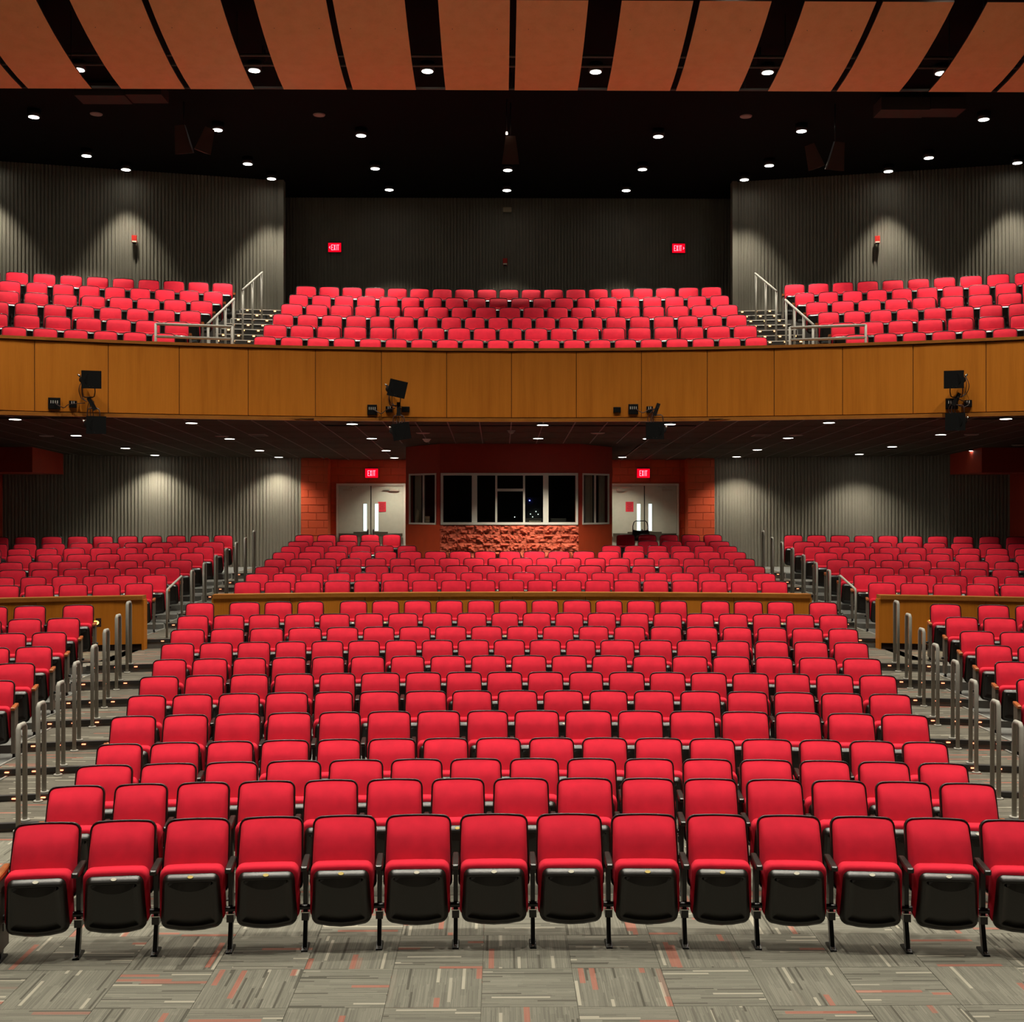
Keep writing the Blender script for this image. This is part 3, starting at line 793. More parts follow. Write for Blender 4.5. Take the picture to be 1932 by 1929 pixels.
# ------------------------------------------------------------------ exit signs
def letter(mb, ch, x, z, w, h, t, y):
    def b(x0, x1, z0, z1): mb.box(x+x0, x+x1, y-.004, y, z+z0, z+z1)
    if ch == 'E': b(0, t, 0, h); b(t, w, 0, t); b(t, w*.85, h/2-t/2, h/2+t/2); b(t, w, h-t, h)
    if ch == 'I': b(w/2-t/2, w/2+t/2, 0, h)
    if ch == 'T': b(0, w, h-t, h); b(w/2-t/2, w/2+t/2, 0, h-t)
    if ch == 'X':
        for s in (0, 1):
            p = [(0, 0), (t*1.2, 0), (w, h), (w-t*1.2, h)]
            if s: p = [(w-q[0], q[1]) for q in p][::-1]
            mb.add([(x+q[0], y-.004, z+q[1]) for q in p]+[(x+q[0], y, z+q[1]) for q in p], [(0, 1, 2, 3), (0, 4, 5, 1), (1, 5, 6, 2), (2, 6, 7, 3), (3, 7, 4, 0)])
def exit_sign(x, y, z, arrow, label):
    t = thing('exit_sign', label, 'exit sign', (x, y, z))
    m = MB(); m.box(-.18, .18, -.06, 0, -.13, .13, 0); m.box(-.17, .17, -.05, 0, .13, .145, 0); part('housing', m, [BLK], t)
    m = MB(); m.box(-.172, .172, -.066, -.06, -.122, .122, 0); part('face', m, [EXITBG], t)
    m = MB(); lw = .052; cx = -.105 + (.015 if arrow < 0 else -.02 if arrow > 0 else 0)
    for k, ch in enumerate('EXIT'):
        letter(m, ch, cx+[0, .062, .118, .158][k], -.075, lw, .15, .015, -.067)
    part('letters', m, [EXITTX], t)
    if arrow:
        m = MB(); xx = arrow*.148; d = arrow*.022
        for s in (-1, 1):
            m.add([(xx+d*.3, -.071, 0), (xx-d, -.071, s*.034), (xx-d*1.6, -.071, s*.026), (xx-d*.5, -.071, 0)], [(0, 1, 2, 3), (3, 2, 1, 0)])
        part('arrow', m, [EXITTX], t)
exit_sign(-3.67, 31.18, 4.08, 0, 'lit red EXIT sign above the left rear doors under the balcony')
exit_sign(3.65, 31.18, 4.08, 0, 'lit red EXIT sign above the right rear doors under the balcony')
exit_sign(-4.66, 31.17, 10.15, -1, 'lit red EXIT sign with left arrow high on the balcony wall')
exit_sign(4.60, 31.17, 10.15, 1, 'lit red EXIT sign with right arrow high on the balcony wall')

# ------------------------------------------------------------------ control booth
BX = 1.6; BYf = 26.6; BT = .85
soff = lambda y: EYE+1.58-.04*(y-21.8)
booth = rootstruct('wall_booth', 'red control booth projecting from the rear wall', 'wall')
def face(p0, p1, z0, z1, mats, name, th=.12):
    mb = MB(); wallbox(mb, p0, p1, z0, z1, th); return part(name, mb, mats, booth)
zw0, zw1 = 2.77, 3.96
Fp = [(-BX-BT, 31.2), (-BX-BT, BYf+BT), (-BX, BYf), (BX, BYf), (BX+BT, BYf+BT), (BX+BT, 31.2)]
for a, b in zip(Fp[:-1], Fp[1:]):
    if a[0] == b[0]: face(a, b, 1.0, 4.75, [REDWALL], 'side_panel'); continue
    face(a, b, zw1, 4.75, [REDWALL], 'upper_panel')
face((-BX, BYf+.03), (BX, BYf+.03), 1.0, zw0, [MORTAR], 'lower_core')
for s in (-1, 1):
    a, b = ((-BX-BT, BYf+BT), (-BX, BYf)) if s < 0 else ((BX, BYf), (BX+BT, BYf+BT))
    av, bv = Vector(a), Vector(b)
    face(a, b, 1.0, zw0, [BLOCK], 'lower_panel')
    p = av.lerp(bv, .10); q = av.lerp(bv, .90)
    face(a, tuple(p), zw0, zw1, [REDWALL], 'jamb_panel'); face(tuple(q), b, zw0, zw1, [REDWALL], 'jamb_panel')
# split face blocks on the booth front: rough individual stones
rock_me = []
for v in range(7):
    random.seed(100+v); mm = MB(); nx, nz = 9, 5; w, h = .40, .20
    P = [[(-w/2+.0015+(w-.003)*i/nx, -(.030*random.random() if i in (0, nx) or j in (0, nz) else .006+.085*random.random()**1.5)-.006, -h/2+.0015+(h-.003)*j/nz) for i in range(nx+1)] for j in range(nz+1)]
    vs = [p for r_ in P for p in r_]; k = nx+1
    fs = []
    for j in range(nz):
        for i in range(nx):
            a = j*k+i
            fs += [(a, a+1, a+k+1), (a, a+k+1, a+k)] if (i+j) % 2 else [(a, a+1, a+k), (a+1, a+k+1, a+k)]
    mm.add(vs, fs, 0)
    rock_me.append(mm.mesh('rock_face_block', ROCK))
random.seed(11)
for row in range(6):
    z = zw0-.012-.205*(row+.5); off = .2 if row % 2 else 0
    xs = [-BX+.2+.4*i-off for i in range(9)]
    for x in xs:
        if x-.2 < -BX-.01 or x+.2 > BX+.01:
            wv = .2
            if x-.2 < -BX-.01 and x+.2 < -BX+.05: continue
            if x+.2 > BX+.01 and x-.2 > BX-.05: continue
            o = link('rock_face_block', random.choice(rock_me), booth, (x+(.1 if x < 0 else -.1), BYf+.03, z)); o.scale = (.5, 1, 1); continue
        o = link('rock_face_block', random.choice(rock_me), booth, (x, BYf+.03, z))
        if random.random() < .5: o.rotation_euler = (0, PI, 0) if False else (0, 0, 0); o.scale = (1, .8+.5*random.random(), 1)
def window(n, p0, p1, label, vsplits, transom=None, wide=(), dep=(.055, .06)):
    root = rootstruct('window_%d' % n, label, 'window')
    a, b = Vector((p0[0], p0[1])), Vector((p1[0], p1[1])); L = (b-a).length
    root.location = (a.x, a.y, zw0); root.rotation_euler = (0, 0, math.atan2(b.y-a.y, b.x-a.x))
    H_ = zw1-zw0; t = .055 if n == 1 else .04
    for nm, bx in (('head', (0, L, H_-t, H_)), ('sill', (0, L, 0, t)), ('jamb', (0, t, t, H_-t)), ('jamb', (L-t, L, t, H_-t))):
        m = MB(); m.box(bx[0], bx[1], -dep[0], dep[1], bx[2], bx[3]); part(nm, m, [FRAME], root)
    edges = [t]
    for k, s in enumerate(vsplits):
        w = .062 if k in wide else .024
        m = MB(); m.box(s-w, s+w, -.05 if k in wide else -.035 if n == 1 else -.015, .05 if n == 1 else .012, t, H_-t); part('mullion', m, [FRAME], root)
        edges += [s-w, s+w]
    edges.append(L-t)
    for i in range(0, len(edges), 2):
        m = MB(); m.box(edges[i], edges[i+1], .012, .018, t, H_-t); part('glass_pane', m, [GLASS], root)
    if transom:
        i, zz = transom; m = MB(); m.box(edges[2*i], edges[2*i+1], -.035, .05, zz-.03, zz+.03); part('transom', m, [FRAME], root)
    return root
window(1, (-BX+.02, BYf+.03), (BX-.02, BYf+.03), 'wide dark control booth window in an aluminium frame', [0.776, 1.276, 1.918, 2.418], (2, .80), (0, 3))
window(2, (-BX-.90*BT, BYf+.90*BT+.0), (-BX-.10*BT, BYf+.10*BT), 'narrow angled booth window left of the wide one', [.52], dep=(.015, .014))
window(3, (BX+.10*BT, BYf+.10*BT), (BX+.90*BT, BYf+.90*BT), 'narrow angled booth window right of the wide one', [.45], dep=(.015, .014))
m = MB(); m.box(-2.3, 2.3, 27.9, 28.0, 1.3, 4.6); m.box(-2.3, 2.3, 27.65, 28.0, 4.05, 4.1); m.box(-1.6, 1.6, 26.75, 27.65, 4.05, 4.1); m.box(-1.6, 1.6, 26.8, 27.9, 1.9, 1.95)
part('interior_shell', m, [BOOTHIN], booth)
def curtain(x, y, ang, w, zb, label, mat=CURTAIN):
    m = MB(); n = 40; vs = []
    for i in range(n+1):
        t = i/n; yy = .022*math.sin(t*PI*9)+.008*math.sin(t*31)
        vs += [(w*(t-.5), yy, zb), (w*(t-.5)*.93, yy*.8, 4.0), ]
    fs = [(2*i, 2*i+2, 2*i+3, 2*i+1) for i in range(n)]
    m.add(vs, fs, 0, True); vs2 = [(a, b+.012, c) for a, b, c in vs]; m.add(vs2, [tuple(reversed(f)) for f in fs], 0, True)
    return tag(part('curtain', m, [mat], None, (x, y, 0), (0, 0, ang)), label, 'curtain')
curtain(-2.16, 27.40, -PI/4, .24, 2.6, 'grey curtain hanging behind the left angled booth window')
curtain(1.87, 27.11, PI/4, .26, 2.6, 'narrow grey curtain at the inner side of the right booth window')
curtain(2.23, 27.44, PI/4, .30, 2.6, 'wider pale grey curtain at the outer side of the right booth window')
t = thing('paper_roll', 'cream paper standing in the left angled booth window', 'paper', (-2.17, 27.27, 2.82))
m = MB(); m.cyl((0, 0, 0), (.03, 0, .28), .05, .045, 10); m.cyl((0, 0, .28), (.03, 0, .29), .03, .03, 10); part('roll', m, [CREAM], t)
t = thing('desk_box', 'small cream box stack in the left angled booth window', 'box', (-1.92, 27.1, 2.82))
for k in range(2):
    m = MB(); m.box(-.055, .055, -.05, .05, .075*k, .075*k+.065); part('box_body', m, [CREAM], t)
t = thing('lighting_console', 'dark control desk with tiny lights inside the booth window', 'console', (.35, 27.2, 1.95))
m = MB(); m.box(-.55, .75, -.25, .3, 0, .78); part('desk', m, [BOOTHIN], t)
m = MB(); m.box(-.02, .42, -.2, .15, .86, .96); m.box(.62, .98, -.2, .15, .86, .96); part('keyboard_box', m, [DARKGREY], t)
for k in range(8):
    m = MB(); m.box(.12+.035*k, .14+.035*k, -.212, -.2, .885, .905); part('fader_cap', m, [CREAM], t)
for px_, pz_, mm_ in ((.28, 1.12, WHITELED), (.15, 1.06, WHITELED), (.33, 1.055, WHITELED), (.20, .995, WHITELED), (-.22, .99, WHITELED), (.13, 1.38, BLUELED)):
    m = MB(); rr = .014 if mm_ is BLUELED else .010; m.cyl((px_, -.05, pz_), (px_, -.02, pz_), rr, rr, 8); part('indicator_light', m, [mm_], t)
m = MB(); m.box(.05, .48, 0, .04, .93, 1.45); part('rack_panel', m, [SLOT], t)
# folded black cart behind the last row at the right doors
t = thing('folded_cart', 'black folded cart with rounded handle before the right doors', 'cart', (3.33, 29.15, zf))
m = MB(); m.tube([(-.195, 0, .75), (-.19, 0, 1.10), (-.165, 0, 1.19), (-.12, 0, 1.225), (.12, 0, 1.225), (.165, 0, 1.19), (.19, 0, 1.10), (.205, 0, .75)], .013, 8); part('handle', m, [BLKM], t)
m = MB(); m.rings([[(x, y, z) for x, z in ((-.21, .72), (.22, .72), (.23, .86), (.20, 1.005), (.1, .985), (0, .98), (-.1, .985), (-.20, 1.005), (-.215, .86))] for y in (-.04, .04)], 0, False); part('folded_body', m, [BLK], t)
m = MB(); m.rings([[(x, y, z) for x, z in ((-.13, .80), (.13, .80), (.10, .86), (-.10, .86))] for y in (-.046, -.04)], 0, False); part('grip_panel', m, [ENDPANEL], t)
m = MB()
for s in (-1, 1): m.box(s*.18-.015, s*.18+.015, -.02, .02, .10, .74)
m.box(-.2, .2, -.03, .12, .08, .11); part('frame', m, [BLKM], t)
for s in (-1, 1):
    m = MB(); m.cyl((s*.2, .05, .08), (s*.24, .05, .08), .08, .08, 14); part('wheel', m, [BLK], t)

# ------------------------------------------------------------------ balcony: fascia, floor, soffit
FY = 21.8; FR = 25.5
bal = rootstruct('wall_balcony', 'curved balcony front clad in honey maple panels', 'balcony front')
th0 = 1.2215/FR
pm = MB(); pw = 1.2215-.010
pm.rings([[(q*(pw/2-i), yy, s_*(1.235/2-i)) for q, s_ in ((-1, -1), (1, -1), (1, 1), (-1, 1))] for i, yy in ((0, .02), (0, -.012), (.004, -.016))], 0, False)
panel_me = pm.mesh('panel', FASCIA)
for k in range(-10, 10):
    th = (k+.5)*th0; x = FR*math.sin(th); y = FY-FR*(1-math.cos(th))
    link('panel', panel_me, bal, (x, y, 4.875+1.235/2), (0, 0, -th))
def arc_bar(y0, y1, z0, z1, mats, name, parent, xmax=12.2, n=60, Yc=FY, R=FR):
    m = MB(); t0 = math.asin(xmax/R)
    for i in range(n):
        a = -t0+2*t0*i/n; b = -t0+2*t0*(i+1)/n; vs = []
        for t in (a, b):
            for yy, zz in ((y0, z0), (y1, z0), (y1, z1), (y0, z1)):
                rr = R+yy; vs.append((rr*math.sin(t), Yc-R+rr*math.cos(t), zz))
        m.add(vs, [(0, 4, 5, 1), (1, 5, 6, 2), (2, 6, 7, 3), (3, 7, 4, 0)]+([(0, 1, 2, 3)] if i == 0 else [])+([(7, 6, 5, 4)] if i == n-1 else []), 0, False)
    return part(name, m, mats, parent)
arc_bar(.012, .22, 4.80, 6.12, [GAP], 'core', bal)
arc_bar(-.05, .26, 6.125, 6.178, [FASCIA_TRIM], 'cap_rail', bal)
arc_bar(-.03, .06, 4.795, 4.862, [FASCIA_TRIM], 'bottom_trim', bal)
bm = MB()
arc_strip(bm, FY+.2, 23.45, FR, 27.6, -16.2, 16.2, BZ[0], BZ[0]-.3)
for i in range(1, 6):
    arc_strip(bm, BY[i]-.5, (BY[i+1]-.5+.02) if i < 5 else 28.1, BR[i], BR[i], -16.2, 16.2, BZ[i], BZ[i]-.5)
arc_strip(bm, 28.08, 38.5, 32.8, 40, -16.2, 16.2, 7.825, 7.2)
balfloor = struct('floor_balcony', bm, [BALFLOOR, BALFLOOR], 'stepped dark balcony floor under the upper seats', 'floor')
for sgn in (-1, 1):
    for k in range(1, 13):
        Yn = 22.5+.465*k; R = 27.2+.465*(k-1.1)
        aisle_step(balfloor, sgn*5.10, sgn*6.36, Yn, Yn+.5, R, 5.607+.1875*k, .1875, 4, LED2_ME, True, sgn*6.37, NOSE_LIGHT)
def tube_frame(name, label, group, tubes, posts, r=.022):
    t = thing(name, label, 'railing', tubes[0][0], (0, 0, 0), group)
    o = Vector(tubes[0][0])
    for p in tubes:
        m = MB(); m.tube([tuple(Vector(q)-o) for q in p], r, 8); part('rail', m, [RAIL], t)
    for p in posts:
        m = MB(); m.tube([tuple(Vector(q)-o) for q in p], r, 8); part('post', m, [RAIL], t)
for sgn, side in ((-1, 'left'), (1, 'right')):
    X0, X1 = sgn*6.52, sgn*5.2; y0 = arcY(X0, FY, FR)+.27; y1 = arcY(X1, FY, FR)+.27
    tube_frame('guard_rail', 'low grey guard railing at the foot of the %s balcony aisle' % side, 'guard railings of the balcony',
        [[(X0, y0, 6.54), (X1, y1, 6.54)], [(X0, y0, 6.31), (X1, y1, 6.31)]],
        [[(X0, y0, 5.58), (X0, y0, 6.55)], [(X1, y1, 5.58), (X1, y1, 6.55)]], .026)
    x = sgn*5.75
    fz = lambda y: 5.575+.1875*max(0, math.floor((y+.62-22.5)/.465))
    for nm, lo, hi, ny in (('lower', (21.9, 6.64), (24.1, 7.515), 4), ('upper', (24.85, 7.83), (26.95, 8.64), 3)):
        ps = []
        for i in range(ny):
            q = .03+.94*i/(ny-1); y = lo[0]+(hi[0]-lo[0])*q; z = lo[1]+(hi[1]-lo[1])*q
            ps.append([(x, y, fz(y)), (x, y, z)])
        tube_frame('stair_rail', '%s sloping stair handrail in the %s balcony aisle' % (nm, side), 'sloping balcony handrails', [[(x, lo[0], lo[1]), (x, hi[0], hi[1])]], ps, .024)
# soffit
sm = MB(); n = 48
for i in range(n):
    a = -12.9+25.8*i/n; b = -12.9+25.8*(i+1)/n
    ya, yb = arcY(a, FY, FR)+.03, arcY(b, FY, FR)+.03
    sm.add([(a, ya, soff(ya)+.02), (b, yb, soff(yb)+.02), (b, 31.4, soff(31.4)+.02), (a, 31.4, soff(31.4)+.02),
            (a, ya, soff(ya)+.1), (b, yb, soff(yb)+.1), (b, 31.4, soff(31.4)+.1), (a, 31.4, soff(31.4)+.1)], [(3, 2, 1, 0), (4, 5, 6, 7), (0, 1, 5, 4)], 0)
soffit = struct('ceiling_under_balcony', sm, [TILE], 'dark tiled ceiling under the balcony', 'ceiling')
SL = math.atan(.04)
tm_ = MB(); tm_.box(-.292, .292, -.597, .597, -.008, .0); tile2 = tm_.mesh('ceiling_tile', TILE)
g = MB()
for i in range(-18, 18):
    x = .61*(i+.5)
    for j in range(8):
        y = 21.45+1.22*(j+.5)
        if y-.6 < arcY(abs(x)+.3, FY, FR)-0*.1 and y-.6 < arcY(abs(x)+.3, FY, FR)+.02: 
            if y-.6 < FY and abs(x) < 3.6: continue
        if abs(x) < 2.8 and y > 25.9: continue
        if y+.6 > 31.1: continue
        link('ceiling_tile', tile2, soffit, (x, y, soff(y)+.012), (-SL, 0, 0))
for i in range(-18, 19):
    x = .61*i; y0 = arcY(x, FY, FR)+.05; y1 = 26.3 if abs(x) < 2.6 else 31.1
    g.add([(x-.011, y0, soff(y0)-.001), (x+.011, y0, soff(y0)-.001), (x+.011, y1, soff(y1)-.001), (x-.011, y1, soff(y1)-.001),
           (x-.011, y0, soff(y0)+.03), (x+.011, y0, soff(y0)+.03), (x+.011, y1, soff(y1)+.03), (x-.011, y1, soff(y1)+.03)], [(3, 2, 1, 0), (0, 4, 7, 3), (1, 2, 6, 5)], 0)
part('grid_bars', g, [TGRID], soffit)
g = MB()
for j in range(9):
    y = 21.45+1.22*j; xm = 11.0
    for a, b in ((-11, -2.6), (2.6, 11)) if y > 26 else ((-11, 11),):
        g.add([(a, y-.010, soff(y)+.0005), (b, y-.010, soff(y)+.0005), (b, y+.010, soff(y)+.0005), (a, y+.010, soff(y)+.0005)], [(3, 2, 1, 0)], 0)
part('cross_bars', g, [TILE], soffit)

# ------------------------------------------------------------------ wooden ceiling panels
prof = [(17.50, 7.65), (17.85, 7.53), (18.24, 7.415), (18.64, 7.32), (19.04, 7.24), (19.48, 7.185), (19.93, 7.155)]
def cloud_mb(w, th=.028):
    m = MB(); c = (18.7, 7.4)
    vs = []
    for y, z in prof:
        vs += [(-w/2, y-c[0], z-c[1]), (w/2, y-c[0], z-c[1]), (w/2, y-c[0], z-c[1]+th), (-w/2, y-c[0], z-c[1]+th)]
    k = len(prof); fs = []
    for i in range(k-1):
        a = 4*i; b = a+4
        m.add([vs[a], vs[a+1], vs[b+1], vs[b]], [(3, 2, 1, 0)], 0, True); m.add([vs[a+3], vs[a+2], vs[b+2], vs[b+3]], [(0, 1, 2, 3)], 1, True)
        m.add([vs[a], vs[b], vs[b+3], vs[a+3]], [(3, 2, 1, 0)], 1); m.add([vs[a+1], vs[b+1], vs[b+2], vs[a+2]], [(0, 1, 2, 3)], 1)
    m.add(vs[:4], [(0, 1, 2, 3)], 1); m.add(vs[-4:], [(3, 2, 1, 0)], 1)
    return m
cloud_me = cloud_mb(1.088).mesh('veneer_sheet', [CLOUD, GAP])
cxs = []
for k in range(-4, 5):
    s = -1.155+2.785*k; cxs += [s+.543, s+1.19+.543]
cxs = [x for x in cxs if abs(x) < 9.9]
for i, x in enumerate(sorted(cxs)):
    t = thing('ceiling_panel', 'curved cherry wood ceiling panel, %s from the left in its row' % ORD[i+1], 'ceiling panel', (x, 18.7, EYE+7.4), (0, 0, 0), 'curved wooden ceiling panels')
    link('veneer_sheet', cloud_me, t)
    for q in (-.35, .35):
        m = MB(); m.cyl((q, -.6, .05), (q, -.6, ZC-EYE-7.4), .006, .006, 6); m.cyl((q, .8, -.16), (q, .8, ZC-EYE-7.4), .006, .006, 6); part('hanger_rod', m, [BLKM], t)

# ------------------------------------------------------------------ downlights
def lamp_meshes(r, drop):
    a = MB(); a.cyl((0, 0, 0), (0, 0, -drop), r*1.28, r*1.28, 20, 0); h = a.mesh('housing', [BLKM])
    b = MB(); b.add([(r*math.cos(2*PI*i/24), r*math.sin(2*PI*i/24), -drop-.004) for i in range(24)], [tuple(reversed(range(24)))], 0); l = b.mesh('lens', [LAMP])
    return h, l
HU, LU = lamp_meshes(.105, .16); HL, LL = lamp_meshes(.105, .012)
def downlight(x, y, z, label, group, power, size, blend, lower=False, soft=.09):
    t = thing('downlight', label, 'ceiling light', (x, y, z), (0, 0, 0), group)
    link('housing', HL if lower else HU, t); link('lens', LL if lower else LU, t)
    ld = bpy.data.lights.new('downlight_beam', 'SPOT'); ld.energy = power; ld.color = LAMP_COL
    ld.spot_size = size; ld.spot_blend = blend; ld.shadow_soft_size = soft
    lo = bpy.data.objects.new('downlight_beam', ld); COL.objects.link(lo); lo.parent = t; lo.location = (0, 0, -.03 if lower else -.19)
    return t
UP = [('between the wooden ceiling panels', [(-8.1, 21.7), (-4.82, 21.7), (-1.58, 21.7), (1.58, 21.7), (4.82, 21.7), (8.1, 21.7)]),
      ('in the front row of balcony ceiling lights', [(-10.0, 24.35), (-6.35, 25.15), (-3.28, 25.5), (3.28, 25.5), (6.35, 25.1), (10.0, 24.3)]),
      ('in the middle row of balcony ceiling lights', [(-13.2, 26.0), (-9.86, 27.05), (-6.24, 27.65), (-3.24, 28.0), (-.03, 28.1), (3.24, 28.0), (6.24, 27.65), (9.84, 27.0), (13.2, 26.0)]),
      ('in the rear row of balcony ceiling lights', [(-12.3, 27.4), (-9.3, 28.15), (-5.92, 28.9), (-3.08, 29.88), (-.04, 29.9), (3.05, 29.88), (5.9, 28.86), (9.26, 28.1), (12.1, 27.38)])]
for desc, pts in UP:
    for i, (x, y) in enumerate(pts):
        downlight(x, y, ZC, 'bright round downlight, %s from left %s' % (ORD[i+1], desc), 'upper ceiling downlights', (BALC_W*(.42 if 'rear' in desc else 1.35 if 'front' in desc else 1.0)) if y > 23 else HOUSE_W*.8, (1.75 if 'front' in desc else 1.2) if y > 23 else 2.0, (1.0 if 'front' in desc else .7) if y > 23 else 1.0)
for j_, y in enumerate((7.9, 11.0, 14.1, 16.9)):
    for k_, x in enumerate((-9.7, -6.45, -3.2, 0.05, 3.3, 6.55, 9.8)):
        downlight(x, y, ZC, 'round downlight above the stalls, %s from left, %s row from the stage' % (ORD[k_+1], ORD[j_+1]), 'house downlights above the stalls', HOUSE_W*(1.5, .85, .78, .95)[j_], 1.2 if y < 15 else 2.0, .95, False, .06)
SOFL = [('front', [(-9.2, 21.5), (-6.1, 22.1), (-3.06, 22.25), (.61, 22.4), (3.06, 22.25), (6.05, 21.95), (9.15, 21.3)]),
        ('second', [(-9.17, 24.5), (-6.1, 25.2), (-3.0, 25.1), (.61, 25.07), (3.0, 25.1), (6.02, 24.95), (9.05, 24.2)]),
        ('third', [(-11.5, 28.5), (-9.1, 27.5), (-6.05, 28.1), (-2.98, 28.1), (6.0, 27.85), (8.98, 27.0), (11.35, 28.1)]),
        ('rear', [(-9.0, 29.5), (-5.97, 30.1), (-2.98, 30.3), (2.97, 30.05), (5.92, 29.9), (8.86, 29.1)])]
for desc, pts in SOFL:
    for i, (x, y) in enumerate(pts):
        downlight(x, y, soff(y)+.004, 'bright round downlight, %s from left in %s row under the balcony' % (ORD[i+1], desc), 'downlights under the balcony', SOFFIT_W*(2.6 if (desc == 'second' and i == 3) else .8 if desc == 'front' else 1), 2.0, .75, True, .06)
def disc_thing(name, label, cat, x, y, z, r, mat, group=None, dome=False):
    t = thing(name, label, cat, (x, y, z), (0, 0, 0), group)
    m = MB(); m.cyl((0, 0, 0), (0, 0, -.015), r, r*.97, 24, 0); part('rim', m, [mat], t)
    m = MB()
    if dome:
        for i in range(4):
            a0 = PI/2*i/4; a1 = PI/2*(i+1)/4
            m.cyl((0, 0, -.015-.06*math.sin(a0)), (0, 0, -.015-.06*math.sin(a1)), r*.8*math.cos(a0), max(.002, r*.8*math.cos(a1)), 20, 0)
    else: m.cyl((0, 0, -.015), (0, 0, -.022), r*.85, r*.8, 24, 0)
    part('grille' if not dome else 'dome', m, [mat], t)
for i, (x, y) in enumerate([(-9.83, 24.6), (-6.12, 24.6), (-1.81, 23.95), (1.81, 23.95), (6.04, 24.35), (9.7, 24.2), (11.77, 26.6)]):
    disc_thing('ceiling_speaker', 'pale round ceiling speaker under the balcony, %s from the left' % ORD[i+1], 'speaker', x, y, soff(y)+.004, .15, GREYDISC, 'ceiling speakers under the balcony')
disc_thing('smoke_detector', 'round smoke detector under the balcony, nearer the front', 'smoke detector', .01, 23.5, soff(23.5)+.004, .085, GREYDISC, None, True)
disc_thing('camera_dome', 'white dome on the ceiling in front of the booth corner', 'dome', -1.82, 25.3, soff(25.3)+.004, .095, WHITE, None, True)
for s, side in ((-1, 'left'), (1, 'right')):
    t = thing('air_vent', 'pale square ceiling vent under the balcony on the %s' % side, 'vent', (s*5.32, 24.45, soff(24.45)+.004), (-SL, 0, 0), 'square vents under the balcony')
    m = MB(); m.box(-.18, .18, -.18, .18, -.012, 0); part('vent_frame', m, [GREYDISC], t)
    m = MB()
    for k in range(6): m.box(-.15, .15, -.15+.055*k, -.13+.055*k, -.018, -.012)
    part('louvre', m, [TGRID], t)
for i, (x, y) in enumerate([(-8.78, 24.6), (-4.06, 24.6), (5.03, 24.6), (9.35, 24.25)]):
    disc_thing('ceiling_speaker', 'dim round disc speaker on the black ceiling, %s from the left' % ORD[i+1], 'speaker', x, y, ZC, .13, GREYDISC, 'disc speakers on the black ceiling')

# ------------------------------------------------------------------ things up in the dark ceiling
def hang_box(m, wt, wb, h, d, M):
    m.add([(-wb/2, -d/2, 0), (wb/2, -d/2, 0), (wb/2*.7, d/2, 0), (-wb/2*.7, d/2, 0), (-wt/2, -d/2*.8, h), (wt/2, -d/2*.8, h), (wt/2*.6, d/2*.6, h), (-wt/2*.6, d/2*.6, h)],
          [(3, 2, 1, 0), (4, 5, 6, 7), (0, 1, 5, 4), (1, 2, 6, 5), (2, 3, 7, 6), (3, 0, 4, 7)], 0, False, M)
for x, y, z, desc, sub in ((-6.72, 24.0, EYE+7.28, 'left', 1), (-.0, 24.0, EYE+7.08, 'middle', 0), (6.72, 24.0, EYE+6.98, 'right', -1)):
    t = thing('hanging_loudspeaker', 'dark brown wedge loudspeaker hanging from the ceiling, %s one' % desc, 'loudspeaker', (x, y, z), (0, 0, 0), 'hanging loudspeakers')
    m = MB(); hang_box(m, .20, .36, .56, .4, Matrix.Rotation(-.10*sub, 4, 'Y') @ Matrix.Rotation(.30, 4, 'X')); part('cabinet', m, [DARKBROWN], t)
    if sub:
        m = MB(); hang_box(m, .2, .34, .5, .4, Matrix.Translation((.30*sub, .05, .06)) @ Matrix.Rotation(.5*sub, 4, 'Z') @ Matrix.Rotation(.25*sub, 4, 'Y') @ Matrix.Rotation(.30, 4, 'X')); part('side_cabinet', m, [DARKBROWN], t)
    m = MB(); m.cyl((0, -.15, .5), (0, -.15, ZC-z), .012, .012, 6); part('hanger', m, [BLKM], t)
t = thing('indicator_lamp', 'tiny bright point of light beside the middle hanging loudspeaker', 'lamp', (-.08, 23.6, EYE+7.62))
m = MB(); m.cyl((0, 0, 0), (0, 0, -.05), .018, .022, 8); part('bulb', m, [emit('tiny_bulb', (1, .85, .7), 6.0)], t)
m = MB(); m.cyl((0, 0, 0), (0, 0, ZC-EYE-7.62), .008, .008, 6); part('stem', m, [BLKM], t)
for x0, x1, y0, y1, z0, lab in ((-8.55, -6.85, 22.7, 23.2, 8.02, 'left'), (7.4, 9.1, 23.0, 23.5, 7.9, 'right')):
    t = thing('air_duct', 'dim brown air duct under the black ceiling on the %s' % lab, 'duct', ((x0+x1)/2, (y0+y1)/2, EYE+z0))
    w = (x1-x0)/2; m = MB(); m.box(-w, w*.15, -.25, .25, 0, .25); part('duct_section', m, [DUCT], t)
    m = MB(); m.box(w*.17, w, -.25, .25, .02, .25); part('duct_section', m, [DUCT], t)
    m = MB(); m.box(-.02, .02, -.2, .2, .25, ZC-EYE-z0-.004); part('strap', m, [BLKM], t)
for i, (y, z) in enumerate(((20.9, 8.12), (21.1, 8.02), (22.2, 8.0))):
    t = thing('batten_pipe', 'dark steel pipe above the wooden ceiling panels, %s from the front' % ORD[i+1], 'pipe', (0, y, EYE+z))
    m = MB(); m.cyl((-11, 0, 0), (11, 0, 0), .028, .028, 8); part('pipe', m, [plain('dull_pipe', (.10, .085, .07), .6) if i == 0 else MATS['dull_pipe']], t)
    m = MB()
    for x in (-9, -4.5, 0, 4.5, 9): m.cyl((x, 0, 0), (x, 0, ZC-EYE-z), .01, .01, 6)
    part('hanger', m, [BLKM], t)

